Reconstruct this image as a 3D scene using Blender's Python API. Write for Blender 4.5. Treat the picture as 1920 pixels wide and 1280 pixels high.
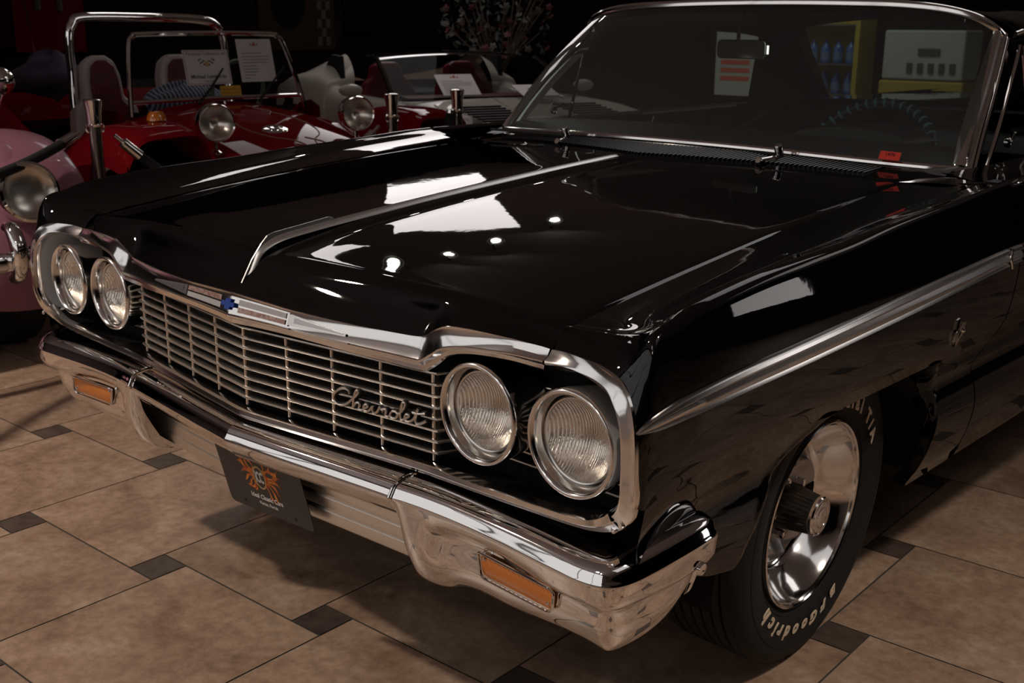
import bpy, bmesh, math, random
from mathutils import Vector, Matrix, Euler
for o in list(bpy.data.objects): bpy.data.objects.remove(o)
SC=bpy.context.scene
COL=SC.collection
R=math.radians
# ------------------------------------------------------------ camera
cd=bpy.data.cameras.new('camera'); cam=bpy.data.objects.new('camera',cd); COL.objects.link(cam)
cam.location=(1.85766,-1.17328,1.29270); cam.rotation_euler=(1.29776,-0.00411,0.76035)
cd.sensor_width=36; cd.lens=36*2119.4/1920; cd.clip_start=.02; cd.clip_end=60
cd.dof.use_dof=True; cd.dof.focus_distance=1.95; cd.dof.aperture_fstop=11
SC.camera=cam
# ------------------------------------------------------------ world, exposure
W=bpy.data.worlds.new('world'); SC.world=W; W.use_nodes=True
W.node_tree.nodes['Background'].inputs[0].default_value=(1,.85,.72,1)
W.node_tree.nodes['Background'].inputs[1].default_value=.01
SC.view_settings.view_transform='Standard'; SC.view_settings.look='None'
SC.view_settings.exposure=0; SC.view_settings.gamma=1; SC.view_settings.use_curve_mapping=False
# ------------------------------------------------------------ lights
def area(name,loc,tgt,sx,sy,power,col=(1,.93,.85),spread=180,rz=0):
    l=bpy.data.lights.new(name,'AREA'); l.shape='RECTANGLE'; l.size=sx; l.size_y=sy; l.energy=power; l.color=col; l.spread=R(spread)
    o=bpy.data.objects.new(name,l); COL.objects.link(o); o.location=loc
    o.rotation_euler=(Vector(tgt)-Vector(loc)).to_track_quat('-Z','Y').to_euler() if rz==0 else Euler((0,0,R(rz))); return o
area('ceiling_panel_or_fill',(-6.55,6.35,3.2),(-6.4,6.7,0),4.7,1.15,46,(1,.93,.92),rz=140)
area('ceiling_panel_or_fill',(3.0,.4,3.2),(3.0,.4,0),1.6,2.0,5,(1,.97,.96))  # fill panel added for the soft glow in the wheel dish
area('ceiling_panel_or_fill',(.2,3.3,3.2),(.2,3.3,0),1.3,1.7,7,(1,.97,.96))  # fill panel added over the car to brighten the hood molding
area('ceiling_panel_or_fill',(.8,-2.6,3.2),(.8,-2.6,0),.5,.5,5,(1,.97,.94))  # small fill panel added to light up the headlamp bowls
area('ceiling_panel_or_fill',(3.0,5.4,3.2),(3,5.4,0),1.7,1.7,10,(1,.93,.90))  # dim fill panel added at right rear for the wheel dish
area('ceiling_panel_or_fill',(-4.9,3.2,3.2),(-4.9,3.2,0),.8,.7,5,(1,.93,.92))
def spot(loc,tgt,p,ang,r,col=(1,.86,.73),blend=.6):
    l=bpy.data.lights.new('spot_light','SPOT'); l.energy=p; l.spot_size=R(ang); l.spot_blend=blend; l.shadow_soft_size=r; l.color=col
    o=bpy.data.objects.new('spot_light',l); COL.objects.link(o); o.location=loc; o.rotation_euler=(Vector(tgt)-Vector(loc)).to_track_quat('-Z','Y').to_euler(); return o
spot((-2.5,-1.6,3.15),(-1.9,-1.2,0),310,110,.09)
spot((1.6,-2.9,3.15),(1.0,-1.6,0),30,90,.14)
spot((2.4,.9,3.15),(2.0,.7,0),190,82,.14,blend=1)
# ------------------------------------------------------------ helpers
def lin(h):
    h=h.lstrip('#'); return tuple(((int(h[i:i+2],16)/255)/12.92 if int(h[i:i+2],16)<11 else ((int(h[i:i+2],16)/255+.055)/1.055)**2.4) for i in (0,2,4))+(1,)
def mat(name,col=(.5,.5,.5),rough=.5,metal=0,**k):
    m=bpy.data.materials.new(name); m.use_nodes=True; b=m.node_tree.nodes['Principled BSDF']
    c=lin(col) if isinstance(col,str) else tuple(col)[:3]+(1,)
    b.inputs['Base Color'].default_value=c; b.inputs['Roughness'].default_value=rough; b.inputs['Metallic'].default_value=metal
    for n,v in k.items(): b.inputs[n.replace('_',' ')].default_value=v
    return m
def nodes(m): return m.node_tree.nodes,m.node_tree.links,m.node_tree.nodes['Principled BSDF']
def noisy(m,scale,bump=0,col=None,rough=None,detail=4,stretch=(1,1,1),dist=.001):
    N,L,b=nodes(m); tc=N.new('ShaderNodeTexCoord'); mp=N.new('ShaderNodeMapping'); mp.inputs['Scale'].default_value=stretch
    n=N.new('ShaderNodeTexNoise'); n.inputs['Scale'].default_value=scale; n.inputs['Detail'].default_value=detail
    L.new(tc.outputs['Object'],mp.inputs['Vector']); L.new(mp.outputs['Vector'],n.inputs['Vector'])
    if bump:
        bp=N.new('ShaderNodeBump'); bp.inputs['Strength'].default_value=bump; bp.inputs['Distance'].default_value=dist
        L.new(n.outputs['Fac'],bp.inputs['Height']); L.new(bp.outputs['Normal'],b.inputs['Normal'])
    if col:
        cr=N.new('ShaderNodeValToRGB'); cr.color_ramp.elements[0].position=.3; cr.color_ramp.elements[1].position=.7
        cr.color_ramp.elements[0].color=lin(col[0]); cr.color_ramp.elements[1].color=lin(col[1])
        L.new(n.outputs['Fac'],cr.inputs['Fac']); L.new(cr.outputs['Color'],b.inputs['Base Color'])
    if rough:
        mr=N.new('ShaderNodeMapRange'); mr.inputs['To Min'].default_value=rough[0]; mr.inputs['To Max'].default_value=rough[1]
        L.new(n.outputs['Fac'],mr.inputs['Value']); L.new(mr.outputs['Result'],b.inputs['Roughness'])
    return m
def thin_glass(name,tint=(.8,.86,.84),rough=.0,f0=1.45):
    m=bpy.data.materials.new(name); m.use_nodes=True; N=m.node_tree.nodes; L=m.node_tree.links; N.clear()
    o=N.new('ShaderNodeOutputMaterial'); mx=N.new('ShaderNodeMixShader'); t=N.new('ShaderNodeBsdfTransparent'); g=N.new('ShaderNodeBsdfGlossy'); fr=N.new('ShaderNodeFresnel')
    t.inputs['Color'].default_value=(*tint,1); g.inputs['Roughness'].default_value=rough; 
    ge=N.new('ShaderNodeNewGeometry'); mi=N.new('ShaderNodeMix'); mi.inputs['A'].default_value=f0; mi.inputs['B'].default_value=1/f0
    L.new(ge.outputs['Backfacing'],mi.inputs['Factor']); L.new(mi.outputs['Result'],fr.inputs['IOR'])
    L.new(fr.outputs[0],mx.inputs[0]); L.new(t.outputs[0],mx.inputs[1]); L.new(g.outputs[0],mx.inputs[2]); L.new(mx.outputs[0],o.inputs[0]); return m
def emis(name,col,s):
    m=bpy.data.materials.new(name); m.use_nodes=True; b=m.node_tree.nodes['Principled BSDF']
    b.inputs['Base Color'].default_value=(0,0,0,1); b.inputs['Emission Color'].default_value=(*col,1); b.inputs['Emission Strength'].default_value=s; return m
def spl(P,n,closed=False):
    """Catmull-Rom through P (tuples), n samples, uniform in control index"""
    P=[Vector(p) for p in P]; K=len(P); out=[]
    segs=K if closed else K-1
    for i in range(n):
        t=i/(n if closed else n-1)*segs; k=min(int(t),segs-1); f=t-k
        g=lambda j: P[j%K] if closed else P[max(0,min(K-1,j))]
        p0,p1,p2,p3=g(k-1),g(k),g(k+1),g(k+2)
        if not closed:
            if k==0: p0=p1*2-p2
            if k+1==K-1: p3=p2*2-p1
        out.append(.5*((2*p1)+(p2-p0)*f+(2*p0-5*p1+4*p2-p3)*f*f+(3*p1-p0-3*p2+p3)*f*f*f))
    return out
def even(P,n,closed=False):
    """resample polyline evenly by length"""
    P=[Vector(p) for p in P]
    if closed: P=P+[P[0]]
    d=[0]
    for a,b in zip(P,P[1:]): d.append(d[-1]+(b-a).length)
    T=d[-1]; out=[]; j=0; m=n if closed else n-1
    for i in range(n):
        s=T*i/m
        while j<len(P)-2 and d[j+1]<s: j+=1
        L=d[j+1]-d[j]; f=0 if L<1e-12 else (s-d[j])/L
        out.append(P[j].lerp(P[j+1],min(1,max(0,f))))
    return out
def itp(x,T):
    if x<=T[0][0]: return T[0][1]
    for (a,b),(c,d) in zip(T,T[1:]):
        if x<=c: return b+(d-b)*(x-a)/(c-a)
    return T[-1][1]
def itps(x,T):
    """smooth (cubic hermite) interpolation in a table"""
    if x<=T[0][0]: return T[0][1]
    if x>=T[-1][0]: return T[-1][1]
    for i in range(len(T)-1):
        if x<=T[i+1][0]:
            x0,y0=T[i]; x1,y1=T[i+1]; h=x1-x0; t=(x-x0)/h; m=(y1-y0)/h
            def sl(j):
                if j<=0 or j>=len(T)-1: 
                    return (T[1][1]-T[0][1])/(T[1][0]-T[0][0]) if j<=0 else (T[-1][1]-T[-2][1])/(T[-1][0]-T[-2][0])
                a=(T[j][1]-T[j-1][1])/(T[j][0]-T[j-1][0]); b=(T[j+1][1]-T[j][1])/(T[j+1][0]-T[j][0])
                return 0 if a*b<=0 else 2*a*b/(a+b)
            a,b=sl(i),sl(i+1)
            return y0*(2*t**3-3*t*t+1)+h*a*(t**3-2*t*t+t)+y1*(-2*t**3+3*t*t)+h*b*(t**3-t*t)
class MB:
    def __init__(s): s.v=[]; s.f=[]; s.mi=[]; s.cur=0
    def face(s,idx): s.f.append(tuple(idx)); s.mi.append(s.cur)
    def add(s,verts,faces):
        k=len(s.v); s.v+= [tuple(v) for v in verts]
        for f in faces: s.face([i+k for i in f])
        return s
    def grid(s,rows,cu=False,cv=False,flip=False,mask=None):
        n=len(rows); m=len(rows[0]); V=[p for r in rows for p in r]; F=[]
        for i in range(n if cu else n-1):
            for j in range(m if cv else m-1):
                if mask and not mask(i,j): continue
                a=i*m+j; b=i*m+(j+1)%m; c=((i+1)%n)*m+(j+1)%m; d=((i+1)%n)*m+j
                F.append((a,d,c,b) if flip else (a,b,c,d))
        return s.add(V,F)
    def box(s,c,d,M=None):
        V=[(c[0]+d[0]/2*x,c[1]+d[1]/2*y,c[2]+d[2]/2*z) for x in(-1,1) for y in(-1,1) for z in(-1,1)]
        if M: V=[M@Vector(v) for v in V]
        return s.add(V,[(0,1,3,2),(4,6,7,5),(0,4,5,1),(2,3,7,6),(0,2,6,4),(1,5,7,3)])
    def tube(s,P,r,n=10,closed=False,caps=True,sx=1,sz=1):
        P=[Vector(p) for p in P]; K=len(P); rs=r if isinstance(r,(list,tuple)) else [r]*K
        rows=[]; up=None
        for i,p in enumerate(P):
            a=P[i-1] if (i>0 or closed) else p; b=P[(i+1)%K] if (i<K-1 or closed) else p
            t=(b-a).normalized()
            if up is None: up=Vector((0,0,1)) if abs(t.z)<.9 else Vector((1,0,0))
            u=(up-t*up.dot(t)).normalized(); w=t.cross(u); up=u
            rows.append([p+(u*math.cos(2*math.pi*k/n)*sz+w*math.sin(2*math.pi*k/n)*sx)*rs[i] for k in range(n)])
        s.grid(rows,cu=closed,cv=True,flip=True)
        if caps and not closed:
            k=len(s.v); s.v+= [tuple(q) for q in rows[0]]; s.face(range(k,k+n)); k=len(s.v); s.v+=[tuple(q) for q in rows[-1]]; s.face(list(range(k,k+n))[::-1])
        return s
    def lathe(s,prof,n=48,M=None,a0=0,a1=2*math.pi):
        """prof (x,r) about local X"""
        M=M or Matrix(); full=abs(a1-a0-2*math.pi)<1e-6; rows=[]
        for x,r in prof:
            rows.append([M@Vector((x,r*math.cos(a0+(a1-a0)*k/(n if full else n-1)),r*math.sin(a0+(a1-a0)*k/(n if full else n-1)))) for k in range(n)])
        return s.grid(rows,cv=full)
    def prism(s,poly,M,h0,h1):
        """polygon in local XY extruded in local Z"""
        n=len(poly); V=[M@Vector((x,y,h0)) for x,y in poly]+[M@Vector((x,y,h1)) for x,y in poly]
        F=[tuple(range(n))[::-1],tuple(range(n,2*n))]+[(i,(i+1)%n,n+(i+1)%n,n+i) for i in range(n)]
        return s.add(V,F)
    def mirror(s):
        o=MB(); o.v=[(-x,y,z) for x,y,z in s.v]; o.f=[f[::-1] for f in s.f]; o.mi=list(s.mi); return o
    def build(s,name,mats,parent=None,smooth=True,ang=40,merge=1e-5,recalc=False,bevel=0):
        me=bpy.data.meshes.new(name); me.from_pydata(s.v,[],s.f)
        if not isinstance(mats,(list,tuple)): mats=[mats]
        for m in mats: me.materials.append(m)
        me.polygons.foreach_set('material_index',s.mi)
        bm=bmesh.new(); bm.from_mesh(me)
        if merge: bmesh.ops.remove_doubles(bm,verts=bm.verts,dist=merge)
        if recalc: bmesh.ops.recalc_face_normals(bm,faces=bm.faces)
        if smooth:
            for f in bm.faces: f.smooth=True
            for e in bm.edges:
                if len(e.link_faces)==2 and e.calc_face_angle(0)>R(ang): e.smooth=False
        bm.to_mesh(me); bm.free()
        o=bpy.data.objects.new(name,me); COL.objects.link(o)
        if parent: o.parent=parent
        if bevel:
            bv=o.modifiers.new('b','BEVEL'); bv.width=bevel; bv.segments=3; bv.limit_method='ANGLE'; bv.angle_limit=R(35)
            o.modifiers.new('n','WEIGHTED_NORMAL').keep_sharp=True
        return o
def empty(name,loc=(0,0,0),rz=0,parent=None):
    o=bpy.data.objects.new(name,None); COL.objects.link(o); o.location=loc; o.rotation_euler=(0,0,rz); o.empty_display_size=.1
    if parent: o.parent=parent
    return o
def tag(o,label=None,cat=None,group=None,kind=None):
    if label: o['label']=label
    if cat: o['category']=cat
    if group: o['group']=group
    if kind: o['kind']=kind
    return o
def frame(o,x,y,z=None):
    """matrix with local X,Y axes mapped to vectors x,y"""
    x=Vector(x).normalized(); y=Vector(y); y=(y-x*y.dot(x)).normalized(); z=x.cross(y)
    M=Matrix((x,y,z)).transposed().to_4x4(); M.translation=Vector(o); return M
def text(name,body,size,M,m,parent=None,depth=.0005,align='CENTER',shear=0,spacing=1,bold=0,sx=1):
    c=bpy.data.curves.new(name,'FONT'); c.body=body; c.size=size; c.align_x=align; c.align_y='CENTER'; c.extrude=depth; c.shear=shear; c.space_character=spacing; c.offset=bold; c.resolution_u=3
    t=bpy.data.objects.new(name,c); COL.objects.link(t); bpy.context.view_layer.update()
    me=bpy.data.meshes.new_from_object(t.evaluated_get(bpy.context.evaluated_depsgraph_get())); bpy.data.objects.remove(t); bpy.data.curves.remove(c)
    me.transform(M@Matrix.Diagonal((sx,1,1,1))); me.materials.clear(); me.materials.append(m)
    o=bpy.data.objects.new(name,me); COL.objects.link(o)
    if parent: o.parent=parent
    return o
def copy_tree(o,parent=None):
    c=o.copy(); COL.objects.link(c); c.parent=parent
    for ch in list(o.children): copy_tree(ch,c)
    return c
# ------------------------------------------------------------ materials
PAINT=mat('black_paint',(.0015,.0015,.0017),.02,0,Coat_Weight=0.0,Coat_Roughness=.015); noisy(PAINT,16,.03,dist=.004,detail=3); PAINT.node_tree.nodes['Principled BSDF'].inputs['Specular IOR Level'].default_value=.42
CHROME=mat('chrome',(.83,.82,.81),.045,1)
noisy(CHROME,9,.03,dist=.004,detail=2)
BRIGHT=mat('bright_trim',(.80,.79,.775),.12,1)
SPLIT=mat('windsplit_metal',(.90,.89,.88),.34,1)
BRUSH=mat('anodised_trim',(.72,.70,.68),.26,1)
ALU=mat('grille_metal',(.84,.79,.73),.28,1)
SILVER=mat('silver_paint',(.42,.42,.43),.45,.1)
PAN=mat('gravel_pan_metal',(.80,.75,.68),.36,1)
DISH=mat('dish_chrome',(.83,.82,.81),.10,1)
BLK=mat('matte_black',(.004,.004,.004),.7)
DARK=mat('dark_void',(.002,.002,.002),.95)
RUB=mat('tyre_rubber',(.006,.0057,.0055),.75); noisy(RUB,60,.25,dist=.001)
WHT=mat('raised_letter',(.85,.72,.56),.6)
GLASS=thin_glass('windshield_glass',(.60,.66,.63),0,1.5)
N_=GLASS.node_tree.nodes; L_=GLASS.node_tree.links   # diffuse mix paints the grey reflected haze into the glass
o_=[n for n in N_ if n.type=='OUTPUT_MATERIAL'][0]; m0=o_.inputs[0].links[0].from_node; m1=N_.new('ShaderNodeMixShader'); df=N_.new('ShaderNodeBsdfDiffuse'); df.inputs['Color'].default_value=(.75,.78,.76,1); m1.inputs[0].default_value=.045
L_.new(m0.outputs[0],m1.inputs[1]); L_.new(df.outputs[0],m1.inputs[2]); L_.new(m1.outputs[0],o_.inputs[0])
CLEAR=thin_glass('clear_glass',(.88,.9,.89),0,1.5)
REFL=mat('reflector',(.80,.76,.70),.25,1)
BEZ=mat('bezel_metal',(.80,.785,.765),.13,1)
AMBER=mat('amber_lens',(.55,.15,.008),.12,0,Coat_Weight=1)
REDP=mat('red_plastic',(.45,.01,.01),.3)
BLUE=mat('blue_enamel',(.01,.05,.30),.25)
INT=mat('black_vinyl',(.022,.022,.022),.45)
# ============================================================ BLACK 1960s COUPE
car=empty('classic_car',(0,0,0))
tag(car,'glossy black 1960s American hardtop coupe with chrome grille, filling the foreground','car')
# ---- side surface
SB=[(.25,.86),(.30,.875),(.35,.90),(.40,.915),(.45,.922),(.50,.915),(.53,.904),(.555,.911),(.58,.925),(.62,.948),(.66,.967),(.70,.9755),(.745,.981),(.79,.983),(.84,.977),(.88,.969),(.91,.961),(.93,.955),(.96,.948),(1.0,.94)]
SF=[(.30,.88),(.45,.93),(.50,.94),(.53,.945),(.58,.954),(.62,.961),(.66,.966),(.70,.967),(.745,.967),(.79,.966),(.84,.962),(.90,.955),(1.0,.94)]
def S(y,z):
    b=itps(z,SB)
    if y<1.2: b+=(itps(z,SF)-b)*math.exp(-max(0,y-.05)/.17)*(1 if y<.9 else (1.2-y)/.3)
    return b
XG=lambda y:.757-.045*(max(0,y-.1)/1.25)**2
ZG=lambda y:itps(y,[(.109,.843),(.3,.866),(.43,.880),(.58,.8945),(.77,.911),(.93,.923),(1.2,.939),(1.4,.948)])
ZR=lambda y:itps(y,[(.08,.874),(.14,.893),(.28,.911),(.38,.919),(.64,.930),(.83,.943),(1.07,.953),(1.25,.963),(1.4,.967)])
M0=[(.7585,.077,.813),(.79,.072,.817),(.83,.064,.818),(.866,.056,.817),(.893,.051,.814),(.910,.047,.808),(.921,.045,.802),(.932,.041,.793),(.945,.036,.777),(.953,.032,.760),(.959,.029,.735),(.962,.028,.70),(.962,.028,.66),(.958,.030,.625)]
C0=[(.7585,.109,.843),(.79,.111,.844),(.83,.111,.845),(.87,.105,.849),(.905,.093,.857),(.930,.083,.867),(.944,.077,.874),(.955,.071,.864),(.961,.064,.84),(.964,.059,.79),(.966,.054,.745),(.966,.051,.70),(.965,.050,.66),(.962,.050,.62)]
def fsec(y):
    xg,zg,zr=XG(y)+.0015,ZG(y),ZR(y); xr=S(y,zr)-.017
    r=[]
    for t,f in((0,0),(.2,.03),(.4,.10),(.62,.28),(.82,.62)): r.append((xg+(xr-xg)*t,y,zg+(zr-zg)*f))
    r.append((xr-.012,y,zr-.004)); r.append((xr+.001,y,zr)); 
    zs=zr-.014; r.append((S(y,zs)-.003,y,zs))
    for z in (.84,.79,.745,.70,.66,.62): r.append((S(y,z),y,z))
    return r
YS=[.17,.25,.36,.5,.65,.8,.95,1.1,1.25,1.372]
def mid(a,b,f,o): return (a[0]+(b[0]-a[0])*f+o[0],a[1]+(b[1]-a[1])*f+o[1],a[2]+(b[2]-a[2])*f+o[2])
cols=[M0,[mid(a,b,.55,(0,-.002,.002)) for a,b in zip(M0,C0)],[mid(a,b,.93,(0,-.0015,.0)) for a,b in zip(M0,C0)]]
sec1=fsec(.115); sec1=[(p[0],max(p[1],c[1]+.012),p[2]) for p,c in zip(sec1,C0)]
c0b=[mid(c,s_,.35,(0,0,.001)) for c,s_ in zip(C0,sec1)]
sec1=[(s_[0],s_[1]+.012,s_[2]) for s_ in sec1]
cols+=[c0b,sec1]+[fsec(y) for y in YS]
def densify(cols,nu,nv):
    K=len(cols[0]); c2=[spl(c,nu) for c in cols]; rows=[]
    for i in range(nu): rows.append(spl([c[i] for c in c2],nv))
    return rows
FR=densify(cols,92,150)
# spear groove none; lower fender with the wheel arch
LOW=[(.05,.50),(.12,.475),(.22,.435),(.30,.405),(.385,.385),(.40,.40),(.43,.432),(.477,.485),(.536,.549),(.60,.588),(.68,.608),(.79,.614),(.90,.614),(1.0,.606),(1.07,.588),(1.128,.553),(1.163,.50),(1.170,.44),(1.158,.37),(1.140,.31),(1.145,.298),(1.20,.298),(1.28,.298),(1.372,.298)]
UY=[.05,.12,.22,.30,.375,.40,.43,.475,.535,.60,.68,.79,.90,1.0,1.07,1.12,1.155,1.175,1.195,1.215,1.228,1.25,1.30,1.372]
def lowpt(yu):
    for i in range(len(UY)-1):
        if yu<=UY[i+1] or i==len(UY)-2:
            f=(yu-UY[i])/(UY[i+1]-UY[i]); return LOW[i][0]+(LOW[i+1][0]-LOW[i][0])*f,LOW[i][1]+(LOW[i+1][1]-LOW[i][1])*f
top=FR[-1]; j0=next(i for i,p in enumerate(top) if p[1]>.05)
extra=[]
for i in range(j0,len(top)):
    extra.append(top[i])
    if i<len(top)-1 and 1.1<top[i][1]<1.25:
        extra.append(top[i].lerp(top[i+1],.5))
low=[]
NW=26
for w in range(NW+1):
    row=[]
    for p in extra:
        ly,lz=lowpt(max(.05,p[1])); f=w/NW; f2=1-(1-f)**1.0
        y=p[1]+(ly-p[1])*f2; z=p[2]+(lz-p[2])*f2
        arch=max(0,min(1,(lz-.40)/.12))
        x=S(y,z)+(p[0]-S(p[1],p[2]))*(1-f)
        if arch:
            d=math.hypot(y-ly,z-lz)
            x+=(.006*math.exp(-((d-.026)/.014)**2)-.026*math.exp(-(d/.016)**2))*arch
        row.append(Vector((x,y,z)))
    low.append(row)
# returned lip
last=low[-1]
lip=[]
for d1,d2 in((.004,.0),(.012,.001),(.03,.002)):
    r_=[]
    for p in last:
        r_.append(Vector((p[0]-d1,p[1],p[2]+d2)))
    lip.append(r_)
f=MB(); f.grid(FR,flip=True); f.grid(low+lip,flip=True)
# rear edge of the fender turned in
f.grid([[r[-1] for r in FR],[r[-1]-Vector((.02,-.001,0)) for r in FR]])
# inner wheel housing and inner front wall
def fender(side):
    m=f if side>0 else f.mirror()
    o=m.build('fender',PAINT,car,ang=50,merge=2e-4,recalc=False); return o
fR=fender(1); fL=fender(-1)
def sided(mb,name,mm,pr,pl,**k):
    a=mb.build(name,mm,pr,**k); b=mb.mirror().build(name,mm,pl,**k); return a,b
wh=MB()   # dark inner wheel well
wh.grid([[Vector((x,.80+.44*math.cos(a),.30+.36*math.sin(a))) for a in [math.pi*k/20 for k in range(21)]] for x in (.885,.45)])
wh.grid([[Vector((.45,.36,z)),Vector((.45,1.24,z))] for z in(.2,.66)])
sided(wh,'wheel_well',DARK,fR,fL)
# ---- hood
YR=lambda x:itps(abs(x),[(0,1.19),(.2,1.245),(.4,1.29),(.6,1.31),(.7,1.325)])
HM=[(0,.002,.791),(.03,.004,.790),(.06,.006,.789),(.12,.0105,.7865),(.185,.015,.784),(.32,.03,.782),(.42,.045,.7825),(.475,.053,.784),(.498,.055,.790),(.522,.054,.804),(.551,.053,.816),(.60,.056,.820),(.68,.066,.818),(.735,.074,.814),(.7545,.0765,.812)]
HX=[p[0] for p in HM]
CY=lambda x:itps(x,[(0,.068),(.25,.080),(.5,.097),(.7545,.109)])
CZ=lambda x:itps(x,[(0,.858),(.06,.854),(.25,.855),(.5,.851),(.7545,.843)])
def hz(x,y):
    xg=XG(y); zg=ZG(y); zf=itps(y,[(.07,.858),(.12,.8655),(.24,.884),(.32,.893),(.47,.907),(.64,.920),(.81,.932),(1.01,.945),(1.2,.953),(1.35,.957)])
    t=min(1,abs(x)/xg); z=zg+(zf-zg)*(1-t**2.2)
    z+=.011*itp(abs(x),[(0,1),(.012,.95),(.045,.12),(.06,0)])*min(1,max(0,(y-.06)/.05))
    z-=.004*math.exp(-((t-1)/.015)**2)
    return z
def hx(x,y): return x*XG(y)/.7545 if y>.1 else x
hc=[HM]
hc.append([mid(m_,(m_[0],CY(m_[0]),CZ(m_[0])),.5,(0,.0035,0)) for m_ in HM])
hc.append([mid(m_,(m_[0],CY(m_[0]),CZ(m_[0])),.90,(0,.0015,0)) for m_ in HM])
hc.append([(x,CY(x)+.014,hz(x,CY(x)+.014)-.0005) for x in HX])
for k in range(0,13):
    v=(k/12)
    row=[]
    for x in HX:
        y0=CY(x)+.045; y=y0+(YR(x)-y0)*v; row.append((x*XG(y)/.757,y,hz(x*XG(y)/.757,y)))
    hc.append(row)
HD=densify(hc,90,120)
h=MB(); h.grid(HD,flip=False); h.v+=[]; 
h2=h.mirror(); hh=MB(); hh.add(h.v,h.f); hh.add(h2.v,h2.f)
# side and rear turned edges
edge=[r for r in [HD[-1]]][0]
hh.grid([[p for p in edge],[p-Vector((.001,0,.012)) for p in edge]],flip=False)
hh.grid([[Vector((-p[0],p[1],p[2])) for p in edge],[Vector((-p[0]+.001,p[1],p[2]-.012)) for p in edge]],flip=True)
hood=hh.build('hood',PAINT,car,ang=50,merge=2e-4)
# dark floor beneath the panel gaps / engine bay
eb=MB(); eb.box((0,.72,.70),(1.62,1.1,.2)); eb.box((.74,.7,.81),(.06,1.15,.04)); eb.box((-.74,.7,.81),(.06,1.15,.04)); eb.box((0,1.40,.86),(1.5,.16,.14)); eb.build('engine_bay',DARK,car,smooth=False)
# windsplit molding on the hood centre line
ws=MB()
PL=[(0,.022,.795),(0,.034,.815),(0,.050,.842),(0,.066,.864),(0,.09,.878),(0,.12,.886),(0,.17,.892),(0,.24,.899),(0,.4,.913),(0,.6,.929),(0,.8,.943),(0,1.0,.956),(0,1.16,.966),(0,1.185,.966)]
PW=[.004,.006,.008,.0095,.0115,.0125,.013,.013,.013,.0125,.012,.011,.009,.004]
PH=[.004,.006,.008,.010,.010,.010,.010,.010,.010,.0095,.009,.008,.006,.002]
path=spl(PL,90); ww=[v[0] for v in spl([(a,0,0) for a in PW],90)]; hhg=[v[0] for v in spl([(a,0,0) for a in PH],90)]
rows=[]
for i,p in enumerate(path):
    t=((path[min(i+1,89)]-path[max(i-1,0)])).normalized(); n=Vector((0,-t.z,t.y)); w=ww[i]; g=hhg[i]
    base=p-n*.004
    rows.append([base+Vector((sx*w,0,0))+n*dz*g for sx,dz in((-1.1,0),(-1.0,.25),(-.45,.72),(-.12,.98),(0,1.03),(.12,.98),(.45,.72),(1.0,.25),(1.1,0))])
ws.grid(rows,flip=False); ws.build('hood_molding',SPLIT,hood,ang=30)
fin=MB(); fp=[(.020,.808),(.046,.850),(.070,.879),(.085,.893),(.10,.8975),(.17,.905),(.235,.9125),(.246,.9105),(.252,.903),(.24,.896),(.1,.878),(.05,.842)]
Mf=frame((0,0,0),(0,1,0),(0,0,1)); fin.prism(fp,Mf,-.0018,.0018); fin.build('hood_ornament_fin',SPLIT,hood,smooth=False)
# ---- header molding (with the eyebrows), fender moldings, lower trim : ribbons between an upper/back line A and a lower/front line B
def ribbon(A,B,prof,n,mb=None,Fd=None):
    A=spl(A,n); B=spl(B,n); mb=mb or MB(); rows=[]
    for i,(a,b) in enumerate(zip(A,B)):
        t=(A[min(i+1,n-1)]-A[max(i-1,0)]); d=b-a; nn=d.cross(t).normalized()
        if Fd and nn.dot(Vector(Fd))<0: nn=-nn
        elif not Fd and nn.y>0: nn=-nn
        rows.append([a+d*u+nn*v for u,v in prof])
    mb.grid(rows); return mb,rows
HB=[(0,-.012,.746),(.03,-.009,.7465),(.06,-.006,.747),(.12,-.001,.7475),(.20,.004,.748),(.33,.014,.7475),(.43,.026,.747),(.487,.033,.7465),(.506,.035,.749),(.530,.038,.764),(.553,.042,.779),(.60,.047,.789),(.68,.053,.795),(.735,.058,.7945),(.7545,.060,.794)]
prH=[(-.04,-.006),(-.035,.0035),(.0,.0055),(.08,.0045),(.5,.002),(.86,.0045),(.93,.0075),(1.0,.006),(1.03,.0),(1.06,-.004),(1.22,-.007),(1.24,-.012),(1.0,-.02)]
mb,rw=ribbon(HM,HB,prH,120)
m2=mb.mirror(); mm=MB(); mm.add(mb.v,mb.f); mm.add(m2.v,m2.f)
header=mm.build('header_molding',BRIGHT,car,ang=28,recalc=True)
# fender molding: from the hood gap over the lamps, down the side to the bottom corner
FA=[(.760,.0775,.813),(.79,.072,.817),(.83,.064,.818),(.866,.056,.817),(.893,.050,.813),(.915,.046,.806),(.932,.041,.793),(.945,.036,.777),(.954,.032,.755),(.960,.029,.725),(.962,.028,.69),(.962,.028,.655),(.959,.030,.628),(.950,.034,.602),(.932,.040,.583),(.905,.047,.568)]
FB=[(.757,.060,.794),(.79,.057,.797),(.825,.055,.797),(.855,.051,.793),(.880,.046,.788),(.898,.041,.781),(.910,.036,.773),(.921,.031,.760),(.929,.028,.743),(.934,.026,.72),(.936,.025,.69),(.936,.025,.66),(.934,.027,.638),(.926,.032,.617),(.911,.039,.60),(.893,.046,.590)]
prF=[(-.06,-.008),(-.03,.001),(.05,.0045),(.45,.003),(.80,.0045),(.95,.004),(1.0,.001),(1.02,-.005),(1.0,-.012)]
mb,_=ribbon(FA,FB,prF,110); sided(mb,'headlight_molding',BRIGHT,fR,fL,ang=28,recalc=True)
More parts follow.
